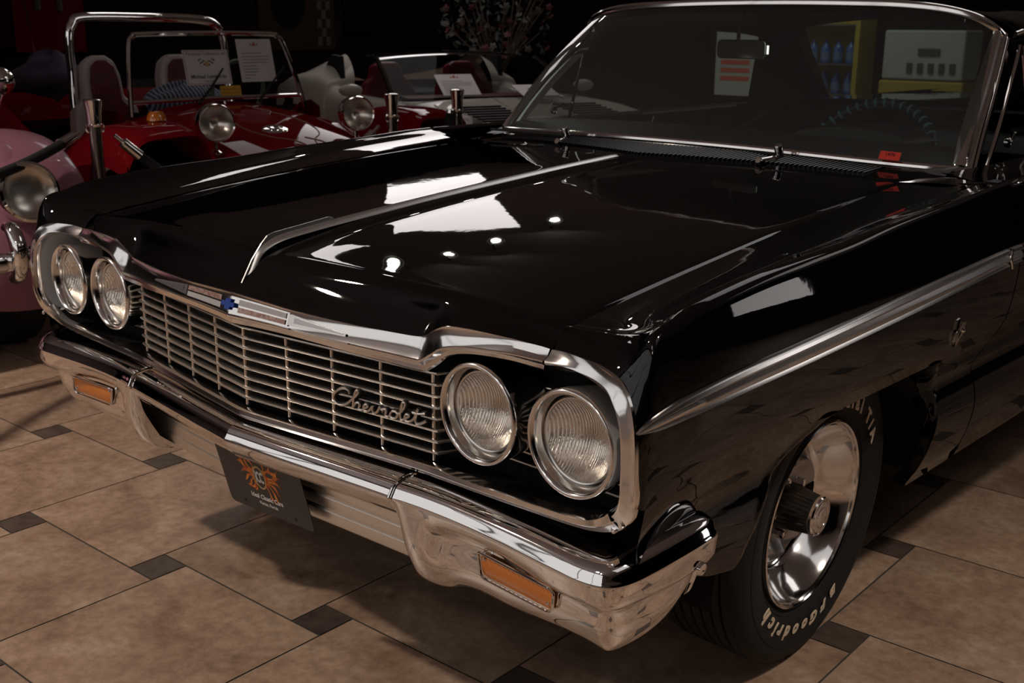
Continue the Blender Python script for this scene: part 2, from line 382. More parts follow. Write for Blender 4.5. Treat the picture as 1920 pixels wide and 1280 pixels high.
sc=MB(); sc.lathe([(0,0),(.002,.002),(.001,.005),(-.002,.0055)],14,frame((.925,.027,.584),(0,-1,.15),(0,0,1))); sided(sc,'molding_screw',CHROME,fR,fL)
# silver painted inner pod wall around the lamps
pw=[]
IB=[(.757,.060,.794)]+FB[1:]+[(.80,.05,.572),(.60,.055,.563),(.505,.062,.560)]
ib=spl(FB,60)
pod=MB(); pod.grid([[Vector(p)+Vector((0,.012,0)) for p in ib],[Vector((p[0]-.012,.10,p[2]+(-.008 if p[2]>.7 else .006))) for p in ib],[Vector((p[0]-.02,.145,p[2]+(-.01 if p[2]>.7 else .006))) for p in ib]])
sided(pod,'headlight_pod',SILVER,fR,fL)
# black backing behind grille and lamps
bk=MB(); bk.grid([[(-.885,.175,z),(-.54,.17,z),(0,.06,z),(.54,.17,z),(.885,.175,z)] for z in(.50,.80)]); bk.build('grille_backing',DARK,car,smooth=False)
# lower grille trim
LA=[(0,.004,.5545),(.015,.005,.5545),(.03,.0065,.5545),(.2,.026,.555),(.4,.049,.556),(.48,.057,.556),(.53,.058,.557),(.62,.056,.560),(.75,.052,.566),(.84,.049,.572),(.872,.049,.580),(.893,.046,.592),(.906,.041,.604)]
LB=[(0,.006,.536),(.015,.007,.536),(.03,.0085,.536),(.2,.028,.5365),(.4,.051,.537),(.48,.059,.537),(.53,.060,.538),(.62,.059,.541),(.75,.056,.547),(.84,.053,.553),(.885,.050,.561),(.910,.045,.571),(.930,.040,.584)]
prL=[(-.06,-.010),(-.03,.0),(.05,.006),(.45,.009),(.52,.005),(.60,.006),(.95,.004),(1.05,-.002),(1.15,-.012)]
mb,_=ribbon(LA,LB,prL,90); m2=mb.mirror(); mm=MB(); mm.add(mb.v,mb.f); mm.add(m2.v,m2.f); mm.build('lower_grille_trim',BRIGHT,car,ang=28,recalc=True)
sill=MB(); rows=[]
for p in spl(LA,60): rows.append([(p.x,p.y+.001,p.z-.003),(p.x*.99,p.y+.03,p.z-.010),(p.x*.98,p.y+.09,p.z-.02)])
sill.grid(rows); m2=sill.mirror(); mm=MB(); mm.add(sill.v,sill.f); mm.add(m2.v,m2.f); mm.build('grille_sill',mat('sill_black',(.006,.006,.006),.35),car)
# ---- emblem bar in the header
em=MB()
def hpt(x,t,o=.0):
    A=itp3(HM,abs(x)); B=itp3(HB,abs(x)); a=Vector(A); b=Vector(B); n=Vector((.10*(1 if x>=0 else -1),-.95,.28)).normalized()
    p=a.lerp(b,t)+n*(.003+o); p.x=x; return p
def itp3(T,x):
    for p,q in zip(T,T[1:]):
        if x<=q[0]: 
            f_=(x-p[0])/(q[0]-p[0]); return tuple(p[i]+(q[i]-p[i])*f_ for i in range(3))
    return T[-1]
def strip(mb,pts,t0,t1,o,thick=.004):
    rows=[]
    for x in pts:
        rows.append([hpt(x,t0(x),-.003),hpt(x,t0(x)+.02,o),hpt(x,t1(x)-.02,o),hpt(x,t1(x),-.003)])
    mb.grid(rows,flip=True); return mb
xs=lambda a,b,n:[a+(b-a)*i/(n-1) for i in range(n)]
e1=MB(); strip(e1,xs(-.175,0,12),lambda x:.12,lambda x:.80,.003); strip(e1,xs(0,.175,12),lambda x:.12,lambda x:.80,.003)
eb_=e1.build('emblem_bar',BRIGHT,header,ang=25,recalc=True)
for sgn in(1,-1):
    w=MB(); 
    strip(w,[sgn*v for v in xs(.172,.325,14)],lambda x:.16+.30*(abs(x)-.172)/.153,lambda x:.74-.14*(abs(x)-.172)/.153*1.0,.0028)
    w.build('emblem_wing',BRUSH,header,ang=25,recalc=True)
    w=MB(); strip(w,[sgn*v for v in xs(.19,.318,10)],lambda x:.27+.19*(abs(x)-.19)/.128,lambda x:.60-.06*(abs(x)-.19)/.128,.0034); w.build('emblem_inset',mat('emblem_grey',(.45,.43,.43),.3,1),header,ang=25,recalc=True)
RT=mat('emblem_red',(.30,.10,.075),.35,.3); noisy(RT,120,0,col=('8a5a50','b9a79c'))
WT=mat('emblem_white',(.42,.41,.41),.35)
w=MB(); strip(w,xs(.03,.168,8),lambda x:.50,lambda x:.76,.0045); w.build('emblem_red_panel',RT,header,recalc=True)
w=MB(); strip(w,xs(.03,.168,8),lambda x:.17,lambda x:.46,.0043); w.build('emblem_white_panel',WT,header,recalc=True)
w=MB(); strip(w,xs(-.168,-.03,8),lambda x:.17,lambda x:.44,.0045); w.build('emblem_red_panel',RT,header,recalc=True)
w=MB(); strip(w,xs(-.168,-.03,8),lambda x:.48,lambda x:.76,.0043); w.build('emblem_white_panel',WT,header,recalc=True)
w=MB(); Mb=frame(hpt(0,.47,.008),(1,0,0),(0,.28,.96)); Mb=frame(hpt(0,.47,.006),(1,0,0),(0,.28,.96))
bt=[(-.021,-.0045),(-.021,.0045),(-.0085,.0045),(-.007,.0105),(.0095,.0105),(.0085,.0045),(.021,.0045),(.0225,-.0045),(.0085,-.0045),(.007,-.0105),(-.0095,-.0105),(-.0085,-.0045)]
w.prism(bt,Mb,-.001,.001); w.build('emblem_cross',BLUE,header,smooth=False)
# ---- grille
gr=empty('grille',parent=car)
GY=lambda x:.010+.112*abs(x) if abs(x)<.49 else .065
for k in range(8):
    z=.7215-.0207*k
    b=MB(); pts=[]
    half=[(0,GY(0)),(.12,GY(.12)),(.24,GY(.24)),(.36,GY(.36)),(.49,GY(.49)),(.503,.068),(.525,.115),(.54,.138),(.7,.140),(.89,.140)]
    xs_=[(-x,y) for x,y in half[::-1]][:-1]+half
    rows=[]
    for x,y in xs_:
        rows.append([(x,y+.018,z+.0022),(x,y+.004,z+.0032),(x,y+.0005,z+.0018),(x,y,z-.0005),(x,y+.002,z-.0028),(x,y+.018,z-.0030)])
    b.grid(rows,cv=True,flip=True); b.build('grille_bar',ALU,gr,ang=30,merge=0)
for x in (-.49,-.3675,-.245,-.1225,0,.1225,.245,.3675,.49):
    b=MB(); y=GY(x)+.0055
    rows=[[(x+dx,y+dy,z) for dx,dy in((-.0030,.014),(-.0034,.002),(-.0018,-.0005),(.0018,-.0005),(.0034,.002),(.0030,.014))] for z in(.7225,.563,.560)]
    b.grid(rows,cv=True,flip=True); b.build('grille_upright',ALU,gr,ang=30,merge=0)
# ---- script badge on the grille (hand-drawn strokes)
ST=[[(1.9,2.25),(1.75,2.75),(1.25,2.95),(.55,2.45),(.1,1.5),(.2,.6),(.75,.2),(1.45,.5),(2.1,1.4),(2.75,2.5),(2.85,2.95),(2.6,2.95),(2.45,2.3),(2.35,1.2),(2.3,.25)],
 [(2.3,.25),(2.55,1.0),(2.9,1.25),(3.05,.95),(3.0,.4),(3.2,.2),(3.55,.45),(3.9,.95),(3.85,1.25),(3.6,1.15),(3.5,.65),(3.65,.25),(3.95,.25),(4.25,.7),(4.45,1.2)],
 [(4.45,1.2),(4.5,.6),(4.7,.2),(5.0,.5),(5.2,1.1),(5.25,1.25),(5.5,1.05),(5.75,1.1)],
 [(5.75,1.2),(5.95,1.2),(5.95,.8),(5.95,.3),(6.2,.2),(6.45,.5)],
 [(7.05,1.2),(6.7,1.2),(6.45,.75),(6.55,.25),(6.95,.2),(7.2,.65),(7.1,1.1),(7.0,1.2),(7.25,1.0),(7.6,1.1)],
 [(7.3,1.0),(7.7,1.6),(7.95,2.5),(7.85,2.9),(7.65,2.7),(7.55,1.8),(7.5,.7),(7.65,.22),(7.95,.4),(8.35,.9),(8.35,1.2),(8.1,1.2),(7.98,.7),(8.1,.25),(8.45,.22),(8.8,.6),(9.1,1.4),(9.3,2.4)],
 [(9.3,2.4),(9.15,1.5),(9.1,.6),(9.3,.2),(9.7,.35),(10.2,.9)],[(8.75,1.72),(9.4,1.72),(10.1,1.95)]]
gx=lambda u:.258+u*.0222
def gmap(u,v,o=.006): 
    x=gx(u)+.0; return Vector((x+v*.0012,GY(x)-o,.6215+v*.0125+.0006*u-.004))
for nm,mm_,rr,oo in(('script_backing',BLK,.0042,.0015),('script_badge',mat('script_metal',(.72,.66,.60),.3,1),.0024,.0055)):
    b=MB()
    for s_ in ST:
        P_=spl([(u,v,0) for u,v in s_],len(s_)*6); b.tube([gmap(p[0],p[1],oo) for p in P_],rr,8)
    b.build(nm,mm_,gr)
# ---- headlamps
def lamp_glass():
    m=thin_glass('lamp_glass',(.93,.92,.9),.03,1.45); N=m.node_tree.nodes; L=m.node_tree.links
    tc=N.new('ShaderNodeTexCoord'); w=N.new('ShaderNodeTexWave'); w.inputs['Scale'].default_value=95; w.bands_direction='Y'; w.inputs['Distortion'].default_value=.3
    bp=N.new('ShaderNodeBump'); bp.inputs['Strength'].default_value=.55; bp.inputs['Distance'].default_value=.002
    L.new(tc.outputs['Object'],w.inputs['Vector']); L.new(w.outputs['Fac'],bp.inputs['Height'])
    for n in N:
        if n.type in('BSDF_GLOSSY','FRESNEL'): L.new(bp.outputs['Normal'],n.inputs['Normal'])
    return m
LG=lamp_glass()
RF=mat('lamp_reflector',(.96,.91,.84),.24,1); N_,L_,b_=nodes(RF)
tc=N_.new('ShaderNodeTexCoord'); 
w1=N_.new('ShaderNodeTexWave'); w1.inputs['Scale'].default_value=70; w1.bands_direction='Y'; w1.inputs['Distortion'].default_value=1.5; w1.inputs['Detail Scale'].default_value=3
w2=N_.new('ShaderNodeTexVoronoi'); w2.inputs['Scale'].default_value=60; w2.distance='CHEBYCHEV'; w2.feature='F1'; w2.inputs['Randomness'].default_value=.5
mpv=N_.new('ShaderNodeMapping'); mpv.inputs['Scale'].default_value=(1,1,.35)
ad=N_.new('ShaderNodeMath'); ad.operation='ADD'; sc_=N_.new('ShaderNodeMath'); sc_.operation='MULTIPLY'; sc_.inputs[1].default_value=.45
bp=N_.new('ShaderNodeBump'); bp.inputs['Strength'].default_value=.45; bp.inputs['Distance'].default_value=.003
L_.new(tc.outputs['Object'],w1.inputs['Vector']); L_.new(tc.outputs['Object'],mpv.inputs['Vector']); L_.new(mpv.outputs['Vector'],w2.inputs['Vector'])
L_.new(w2.outputs['Distance'],sc_.inputs[0]); L_.new(w1.outputs['Fac'],ad.inputs[0]); L_.new(sc_.outputs[0],ad.inputs[1]); L_.new(ad.outputs[0],bp.inputs['Height']); L_.new(bp.outputs['Normal'],b_.inputs['Normal'])
def headlamp():
    # local: X axis points forward (towards viewer of the car)
    root=empty('headlight',parent=car)
    b=MB(); b.lathe([(-.075,.083),(-.01,.0875),(.004,.0885),(.0105,.0862),(.012,.0825),(.0095,.079),(.003,.0755),(-.010,.0725),(-.016,.0715),(-.020,.0695),(-.0205,.066)],72)
    b.build('bezel',BEZ,root,ang=60)
    b=MB(); b.lathe([(-.022,.0700),(-.012,.0700),(-.0095,.0685),(-.0105,.0665),(-.014,.0655)],64); b.build('retaining_ring',BRUSH,root)
    b=MB(); b.lathe([(-.034,.078),(-.034,.060)],48); b.build('gasket',BLK,root)
    b=MB(); b.lathe([(-.013,.0660),(-.0095,.060),(-.003,.046),(.001,.030),(.0032,.014),(.0038,.0001)],56); b.build('lens',LG,root)
    b=MB(); b.lathe([(-.0145,.066),(-.022,.061),(-.034,.050),(-.046,.036),(-.054,.020),(-.057,.006),(-.057,.0001)],56); b.build('reflector',RF,root)
    for an in (2.2,):
        s=MB(); s.lathe([(.0,.0),(.0012,.0015),(.0005,.0032),(-.003,.0034)],12,Matrix.Translation((-.001,.077*math.sin(an),.077*math.cos(an)))); s.build('bezel_screw',BRUSH,root)
    return root
hl=headlamp()
Y=Vector((0,-1,0))
lampM=lambda x,y,z:frame((x,y,z),(0,-1,-.01),(1,0,0))
pos=[(.817,.060,.682),(.615,.062,.680),(-.817,.060,.682),(-.615,.062,.680)]
for i,p in enumerate(pos):
    o=hl if i==0 else copy_tree(hl,car)
    o.matrix_local=lampM(*p)
# ---- bumper
# plan of the front ridge edge (lower edge of the bright upper chamfer), z of that edge
bar=[(0,-.040),(.02,-.038),(.06,-.034),(.15,-.026),(.28,-.013),(.40,-.001),(.448,.003)]
def bsec(x,y,nx,ny,zr=.503):
    """cross-section of the centre bar; n = outward plan normal"""
    P=[(-.062,.022),(-.058,.026),(-.045,.0275),(-.030,.025),(-.020,.0215),(-.0125,.0185),(-.0095,.0160),(-.002,.0035),(.0005,-.001),(.0012,-.005),(-.001,-.010),(-.007,-.022),(-.016,-.034),(-.022,-.042),(-.028,-.047),(-.04,-.048)]
    return [Vector((x+nx*d,y+ny*d,zr+h)) for d,h in P]
def nrmplan(P,i,n):
    a=P[max(i-1,0)]; b=P[min(i+1,n-1)]; t=Vector((b[0]-a[0],b[1]-a[1],0)).normalized(); return t.y,-t.x
bumper=empty('front_bumper',parent=car)
BP=[(p[0],p[1],0) for p in bar]; BPd=spl(BP,60)
rows=[]
for i,p in enumerate(BPd):
    nx,ny=nrmplan(BPd,i,60)
    if i==0: nx=0; ny=-1
    rows.append(bsec(p.x,p.y,nx,ny))
b=MB(); b.grid(rows); m2=b.mirror(); mm=MB(); mm.add(b.v,b.f); mm.add(m2.v,m2.f)
bb=mm.build('bumper_bar',CHROME,bumper,ang=24,recalc=True)
# end pieces : control net, columns along the plan, rows down the section
# each station: plan point of ridge (x,y), normal, list of (d,z) down the section
def st(x,y,ang,zr,sec):
    a=R(ang); nx,ny=math.sin(a),-math.cos(a)   # ang 0 = facing forward, 90 = facing outward
    return [(x+nx*d,y+ny*d,z+(zr-.503)) for d,z in sec]
up=[(-.062,.525),(-.058,.529),(-.045,.5305),(-.032,.529),(-.020,.5250),(-.0095,.5190),(-.002,.5065),(.0005,.502),(.0012,.498)]
A_=[(-.001,.490),(-.010,.476),(-.020,.462),(-.024,.445),(-.022,.425),(-.020,.405),(-.024,.380),(-.034,.355),(-.052,.335),(-.074,.322),(-.095,.322)]
B_=[(.000,.490),(-.002,.474),(-.003,.458),(-.0045,.438),(-.008,.415),(-.014,.392),(-.023,.368),(-.036,.346),(-.055,.330),(-.077,.320),(-.097,.320)]
C_=[(-.001,.490),(-.008,.476),(-.020,.464),(-.034,.455),(-.038,.440),(-.036,.415),(-.036,.393),(-.042,.372),(-.057,.352),(-.078,.338),(-.105,.334)]
D_=[(.000,.490),(-.002,.478),(-.006,.464),(-.020,.451),(-.034,.442),(-.037,.424),(-.036,.404),(-.042,.383),(-.058,.362),(-.080,.348),(-.11,.344)]
E_=[(.001,.490),(.000,.478),(-.003,.464),(-.012,.451),(-.024,.441),(-.026,.422),(-.024,.402),(-.028,.380),(-.042,.358),(-.064,.342),(-.095,.338)]
F_=[(.001,.488),(-.001,.472),(-.004,.458),(-.016,.447),(-.030,.438),(-.030,.420),(-.028,.400),(-.034,.378),(-.048,.352),(-.070,.332),(-.10,.325)]
up2=[(-.075,.528),(-.060,.5315),(-.046,.5315),(-.032,.5305),(-.020,.5265),(-.0095,.5195),(-.002,.5065),(.0005,.502),(.0012,.498)]
up3=[(-.045,.524),(-.040,.531),(-.034,.5335),(-.026,.5315),(-.018,.5275),(-.010,.5205),(-.003,.508),(.0005,.502),(.0012,.498)]
lerpsec=lambda a,b,f:[(p[0]+(q[0]-p[0])*f,p[1]+(q[1]-p[1])*f) for p,q in zip(a,b)]
G_=[(.000,.486),(-.002,.470),(-.006,.458),(-.016,.447),(-.028,.442),(-.032,.436),(-.036,.425),(-.040,.412),(-.046,.395),(-.056,.375),(-.075,.36)]
SEAM=[(-.006,.492),(-.012,.480),(-.018,.468),(-.022,.452),(-.026,.436),(-.034,.418),(-.046,.395),(-.060,.370),(-.074,.345),(-.086,.326),(-.10,.322)]
S1=[(-.002,.490),(-.006,.476),(-.009,.460),(-.012,.442),(-.016,.422),(-.022,.400),(-.031,.376),(-.043,.353),(-.060,.335),(-.080,.323),(-.10,.321)]
stn=[
 st(.4495,.003,-6,.503,up+SEAM),
 st(.462,.0035,-5,.503,up+S1),
 st(.485,.006,-4,.503,up+B_),
 st(.515,.009,-3,.503,up+lerpsec(B_,S1,.15)),
 st(.550,.011,-2,.503,up+lerpsec(B_,C_,.72)),
 st(.600,.012,-1,.503,up+C_),
 st(.680,.010,1,.503,up+C_),
 st(.760,.004,2,.503,up2+lerpsec(C_,D_,.5)),
 st(.830,-.002,2,.503,up2+D_),
 st(.880,-.005,6,.503,up2+D_),
 st(.915,.001,24,.503,up2+lerpsec(D_,E_,.5)),
 st(.938,.018,52,.503,lerpsec(up2,up3,.5)+E_),
 st(.951,.048,74,.505,up3+E_),
 st(.958,.095,84,.509,up3+lerpsec(E_,F_,.4)),
 st(.961,.145,88,.512,up3+F_),
 st(.962,.190,90,.514,up3+lerpsec(F_,G_,.35)),
 st(.961,.225,90,.515,up3+lerpsec(F_,G_,.7)),
 st(.958,.248,92,.514,up3+G_),
 st(.950,.262,110,.512,[(d*.7,.505+(z-.505)*.9) for d,z in up3+G_]),
 st(.925,.266,150,.508,[(d*.4,.498+(z-.498)*.8) for d,z in up3+G_]),
]
for q_,am in((7,.003),(8,.007),(9,.012),(10,.015),(11,.014),(12,.010),(13,.005)):
    a_=[-6,-5,-4,-3,-2,-1,1,2,2,6,24,52,74,84][q_]; nx,ny=math.sin(R(a_)),-math.cos(R(a_))
    stn[q_]=[(p[0]-nx*am*max(0,min(1,(.455-p[2])/.07)),p[1]-ny*am*max(0,min(1,(.455-p[2])/.07)),p[2]) for p in stn[q_]]
# densify
NU,NV=150,84
c2=[spl(c,NV) for c in stn]
rows=[spl([c[i] for c in c2],NU) for i in range(NV)]
for r_ in rows[34:]:
    zz=sum(p.z for p in r_)/NU; k0=int(max(0,min(1,(.47-zz)/.09))*900)
    for _ in range(k0//6):
        q=[p.copy() for p in r_]
        for j in range(1,NU-1):
            w_=max(0,1-abs(j/(NU-1)*19-11)/4.2)
            if w_>0: r_[j]=q[j]+((q[j-1]+q[j+1])*.5-q[j])*.8*min(1,w_*1.6)
# turn-signal opening : x .632-.800, rows where z between .402 and .440
TX0,TX1=.634,.796
def inside(p): 
    t=(p.x-TX0)/(TX1-TX0); return 0<t<1 and p.y<.08 and (.404-.0*t)<p.z<(.436+.004*t) 
m_=lambda i,j: not inside((rows[i][j]+rows[i+1][min(j+1,NU-1)])/2)
b=MB(); b.grid(rows,mask=m_)
bR=b.build('bumper_end',CHROME,bumper,ang=50,recalc=True); bLf=b.mirror().build('bumper_end',CHROME,bumper,ang=50,recalc=True)
# overlapping seam lip
s=MB(); q=[r[0] for r in rows][:52]; s.tube([v+Vector((.002,-.0025,.0005)) for v in q],.0032,8); sided(s,'bumper_seam',CHROME,bR,bLf)
sc=MB(); sc.lathe([(0,0),(.003,.004),(.002,.010),(-.003,.012)],22,frame((.9635,.205,.470),(1,0,-.1),(0,0,1))); sided(sc,'bumper_bolt',CHROME,bR,bLf)
# turn signals
def signal(side):
    r_=empty('turn_signal',parent=car)
    o=[(x,.0455-(x-.63)*.062-.003,z) for x,z in((.627,.440),(.634,.403),(.640,.399),(.794,.399),(.804,.407),(.806,.434),(.800,.441),(.632,.443))]
    mk=MB(); mk.tube(even(o,60,True),.0025,8,closed=True)
    ln=MB(); grd=[]
    for z in xs(.402,.442,9):
        grd.append([Vector((x,.0475-.004*math.sin(math.pi*(z-.402)/.04)-(x-.63)*.062,z)) for x in xs(.632+(.442-z)*.12,.803-(.442-z)*.08,40)])
    ln.grid(grd)
    bx=MB(); bx.box((.716,.075,.421),(.176,.04,.046))
    scs=[]
    for xx,zz in((.641,.434),(.792,.412)): scr=MB(); scs.append((scr,'signal_screw',CHROME)); scr.lathe([(0,0),(.001,.002),(-.002,.0035)],10,frame((xx,.0425-(xx-.63)*.062,zz),(0,-1,0),(1,0,0)))
    for mbx,n,mt in((mk,'signal_frame',CHROME),(ln,'signal_lens',AMBERB),(bx,'signal_housing',DARK),*scs):
        (mbx if side>0 else mbx.mirror()).build(n,mt,r_,recalc=True)
    return r_
AMBERB=mat('amber_lens_ribbed',(.62,.17,.006),.18,0,Coat_Weight=1); N_,L_,b_=nodes(AMBERB)
tc=N_.new('ShaderNodeTexCoord'); w1=N_.new('ShaderNodeTexWave'); w1.inputs['Scale'].default_value=60; w1.bands_direction='DIAGONAL'
bp=N_.new('ShaderNodeBump'); bp.inputs['Strength'].default_value=.5; bp.inputs['Distance'].default_value=.002
L_.new(tc.outputs['Object'],w1.inputs['Vector']); L_.new(w1.outputs['Fac'],bp.inputs['Height']); L_.new(bp.outputs['Normal'],b_.inputs['Normal'])
signal(1); signal(-1)
# gravel pan with ribs
gp=MB(); rows=[]
prof=[(.052,.480),(.055,.455),(.058,.438),(.0605,.433),(.0605,.430),(.0585,.425),(.060,.408),(.0625,.4035),(.0625,.4005),(.0605,.396),(.0625,.378),(.065,.3735),(.065,.3705),(.063,.366),(.066,.352),(.072,.338),(.084,.328),(.10,.325),(.13,.33)]
for x in [-.60,-.50,-.4,-.2,-.03,0,.03,.2,.4,.50,.60]:
    rows.append([(x,y+.030*abs(x)/.5-.004,z) for y,z in prof])
gp.grid(rows,flip=True); gp.build('gravel_pan',PAN,car,ang=25)
# ---- licence plate
PLM=mat('plate_black',(.010,.0095,.010),.35)
pl=empty('license_plate',parent=car)
Mp=frame((0,.040,.385),(1,.02,.0),(0,.17,1)); Mp=Matrix.Translation((0,0,0))@frame((0.007,.0370,.3860),(1,.013,.050),(0,-.22,1))
def rrect(w,h,r,n=6):
    P=[]
    for cx,cy,a in((w/2-r,h/2-r,0),(-w/2+r,h/2-r,90),(-w/2+r,-h/2+r,180),(w/2-r,-h/2+r,270)):
        for k in range(n+1): t=R(a+90*k/n); P.append((cx+r*math.cos(t),cy+r*math.sin(t)))
    return P
b=MB(); b.prism(rrect(.290,.155,.014),Mp,-.0008,.0008); b.build('plate_panel',PLM,pl,smooth=False)
FL=mat('flame_orange',(.55,.14,.02),.45); noisy(FL,75,0,col=('a82408','e8922a'))
random.seed(4)
fl=MB(); zt=.0011
def at(M,x,y,z=0): return M@Vector((x,y,z))
cx0,cy0=-.004,.013
for k,(a,L,wd) in enumerate([(150,.072,.013),(163,.062,.012),(176,.052,.011),(190,.048,.010),(203,.046,.009),(216,.042,.009),(138,.055,.010),(30,.062,.012),(42,.050,.010),(17,.066,.012),(4,.062,.011),(-9,.058,.010),(-24,.056,.011),(-38,.060,.010),(-52,.058,.008),(128,.042,.008),(55,.040,.008),(228,.034,.007)]):
    a=R(a); cr=[]
    for i in range(9):
        t=i/8; rr=.016+L*t; aa=a+.16*math.sin(t*5+k); wv=2.1*wd*(1-t)**.8*(.6+.4*math.cos(t*9)); cr.append((Vector((cx0+rr*math.cos(aa)*1.0,cy0+rr*math.sin(aa)*.95)),Vector((-math.sin(aa),math.cos(aa))),wv*.5))
    L1=[at(Mp,*(c+n*w),zt+.00001*k) for c,n,w in cr]; L2=[at(Mp,*(c-n*w),zt+.00001*k) for c,n,w in cr]
    fl.grid([L1,L2])
fl.build('flame_print',FL,pl,smooth=False,merge=0)
def ell(M,cx,cy,rx,ry,z0,z1,mb=None):
    mb=mb or MB(); mb.prism([(cx+rx*math.cos(2*math.pi*k/40),cy+ry*math.sin(2*math.pi*k/40)) for k in range(40)],M,z0,z1); return mb
GOLD=mat('print_gold',(.55,.36,.14),.45); PWH=mat('print_white',(.70,.68,.66),.5)
ell(Mp,cx0,cy0,.021,.0275,.0011,.0016).build('logo_ring',GOLD,pl,smooth=False)
ell(Mp,cx0,cy0,.0175,.0235,.0016,.0019).build('logo_disc',PLM,pl,smooth=False)
text('logo_letters','ICC',.036,Mp@Matrix.Translation((cx0,cy0,.0020)),PWH,pl,.0003,spacing=.9,bold=.0012,sx=.5)
text('plate_lettering','Ideal Classic Cars',.0155,Mp@Matrix.Translation((.000,-.037,.0012)),PWH,pl,.0003,bold=.0002)
text('plate_lettering','Venice, Florida',.0105,Mp@Matrix.Translation((.000,-.053,.0012)),PWH,pl,.0003,bold=.0001)
for xx in(-.088,.088):
    s=MB(); s.lathe([(0.0014,0),(.0014,.0035),(.0005,.0045)],14,Mp@frame((xx,-.062,0),(0,0,1),(1,0,0))); s.build('plate_hole',DARK,pl)
# ---- doors, quarter panels, body behind
def panel_rows(y0,y1,n,zlow=.298,ztop=None):
    rows=[]
    for i in range(n):
        y=y0+(y1-y0)*i/(n-1); zr=.967 if y<3.6 else .967-.02*(y-3.6)
        xr=S(y,.967)-.017-(0 if y<4 else .03*(y-4)**2)
        o=xr-(S(y,.967)-.017)
        sec=[(.80+o,y,.972),(.86+o,y,.960),(.92+o,y,.956),(xr-.025,y,zr-.008),(xr-.010,y,zr-.001),(xr+.001,y,zr),(S(y,.953)-.003+o,y,.953)]
        for z in (.92,.88,.84,.79,.745,.70,.66,.62,.58,.555,.53,.50,.45,.40,.35,.30): sec.append((S(y,z)+o,y,z))
        sec.append((.80+o,y,.285)); rows.append(spl(sec,90))
    return rows
d=MB(); rows=panel_rows(1.378,2.62,20); d.grid(rows); d.grid([rows[0],[p-Vector((.02,-.001,0)) for p in rows[0]]])
dR,dL=sided(d,'door',PAINT,car,car,ang=50)
q=MB(); rows=panel_rows(2.626,5.10,40); q.grid(rows,mask=lambda i,j: not (math.hypot((rows[i][j].y-3.85),(rows[i][j].z-.33))<.37 and rows[i][j].z<.62 and j>40)); 
qR,qL=sided(q,'quarter_panel',PAINT,car,car,ang=50)
t=MB(); t.grid([[Vector((x,y,.972+.02*(1-(x/.8)**2)-(.03*(y-4.2) if y>4.2 else 0))) for x in xs(-.81,.81,14)] for y in xs(3.62,5.08,12)])
t.grid([[Vector((x,5.08,z)) for x in xs(-.95,.95,3)] for z in(.3,.95)]); t.build('trunk_lid',PAINT,car,recalc=True)
u=MB(); u.box((0,2.6,.30),(1.5,4.6,.06)); u.box((0,.45,.40),(1.2,.5,.2)); u.build('underbody',DARK,car,smooth=False)
# ---- side spears
def spear(mb,y0,y1,n,tip=False):
    rows=[]
    TT=[(.02,.7445),(.035,.7525),(.07,.765),(.125,.777),(.265,.790),(.42,.797),(.60,.805),(.80,.8145),(1.04,.824),(1.32,.833),(5,.86)]
    TB=[(.02,.7435),(.06,.7405),(.10,.7425),(.15,.745),(.27,.751),(.43,.757),(.61,.764),(.81,.772),(1.05,.783),(1.34,.796),(5,.823)]
    for i in range(n):
        y=y0+(y1-y0)*(i/(n-1))**(1.6 if tip else 1); zt_,zb=itps(y,TT),itps(y,TB); H=zt_-zb; k=min(1,H/.03)
        pr=[(0,-.004),(.0,.004*k),(.06,.0085*k),(.20,.0105*k),(.27,.0085*k),(.33,.0055*k),(.36,.0055*k),(.52,.0085*k),(.66,.0085*k),(.80,.0055*k),(.86,.0065*k),(.95,.0085*k),(1,.004*k),(1,-.004)]
        rows.append([Vector((S(y,zt_-H*u)+o,y,zt_-H*u)) for u,o in pr])
    mb.grid(rows,flip=False); return mb
SPR=mat('spear_metal',(.78,.76,.74),.22,1)
sp=spear(MB(),.0205,1.300,110,True); a,b=sided(sp,'side_molding',SPR,fR,fL,ang=28,recalc=True)
sp=spear(MB(),1.306,1.372,5); sided(sp,'side_molding',SPR,fR,fL,ang=28,recalc=True)
sp=spear(MB(),1.378,2.62,20); sided(sp,'door_molding',BRIGHT,dR,dL,ang=28,recalc=True)
sp=spear(MB(),2.626,4.9,30); sided(sp,'quarter_molding',BRIGHT,qR,qL,ang=28,recalc=True)
s=MB(); s.tube([(S(1.303,z)+.0095,1.303+.004*math.sin((z-.78)*150),z) for z in xs(.790,.834,9)],.003,8); sided(s,'molding_joint',CHROME,fR,fL)
# crossed flags emblem
ef=MB(); Me=frame((S(1.10,.682)+.001,1.095,.682),(0,1,0),(.25,0,1))@Matrix.Diagonal((.62,.62,.9,1))
vv=[(-.006,-.045),(-.0225,.010),(-.012,.010),(0,-.018),(.012,.010),(.0225,.010),(.006,-.045)]
ef.prism(vv,Me,0,.006)
ef.prism([(-.010,.010),(-.008,.048),(.010,.052),(.010,.010)],Me,0,.005)
ef.prism([(-.032,-.022),(-.030,.012),(-.014,.014),(-.014,-.022)],Me,0,.0045)
ef.prism([(.014,-.012),(.014,.022),(.030,.022),(.032,-.010)],Me,0,.0045)
for k in range(3): ef.prism([(-.008+.006*k,.010),(-.008+.006*k,.050),(-.0045+.006*k,.050),(-.0045+.006*k,.010)],Me,.005,.0075)
for k in range(3): ef.prism([(-.030+.006*k,-.020),(-.030+.006*k,.012),(-.0265+.006*k,.012),(-.0265+.006*k,-.020)],Me,.0045,.007)
ef.lathe([(.013,0),(.012,.004),(.008,.0085),(0,.0095)],20,Me@frame((.010,.016,0),(0,0,1),(1,0,0)))
sided(ef,'flag_emblem',CHROME,fR,fL,ang=30,recalc=True)
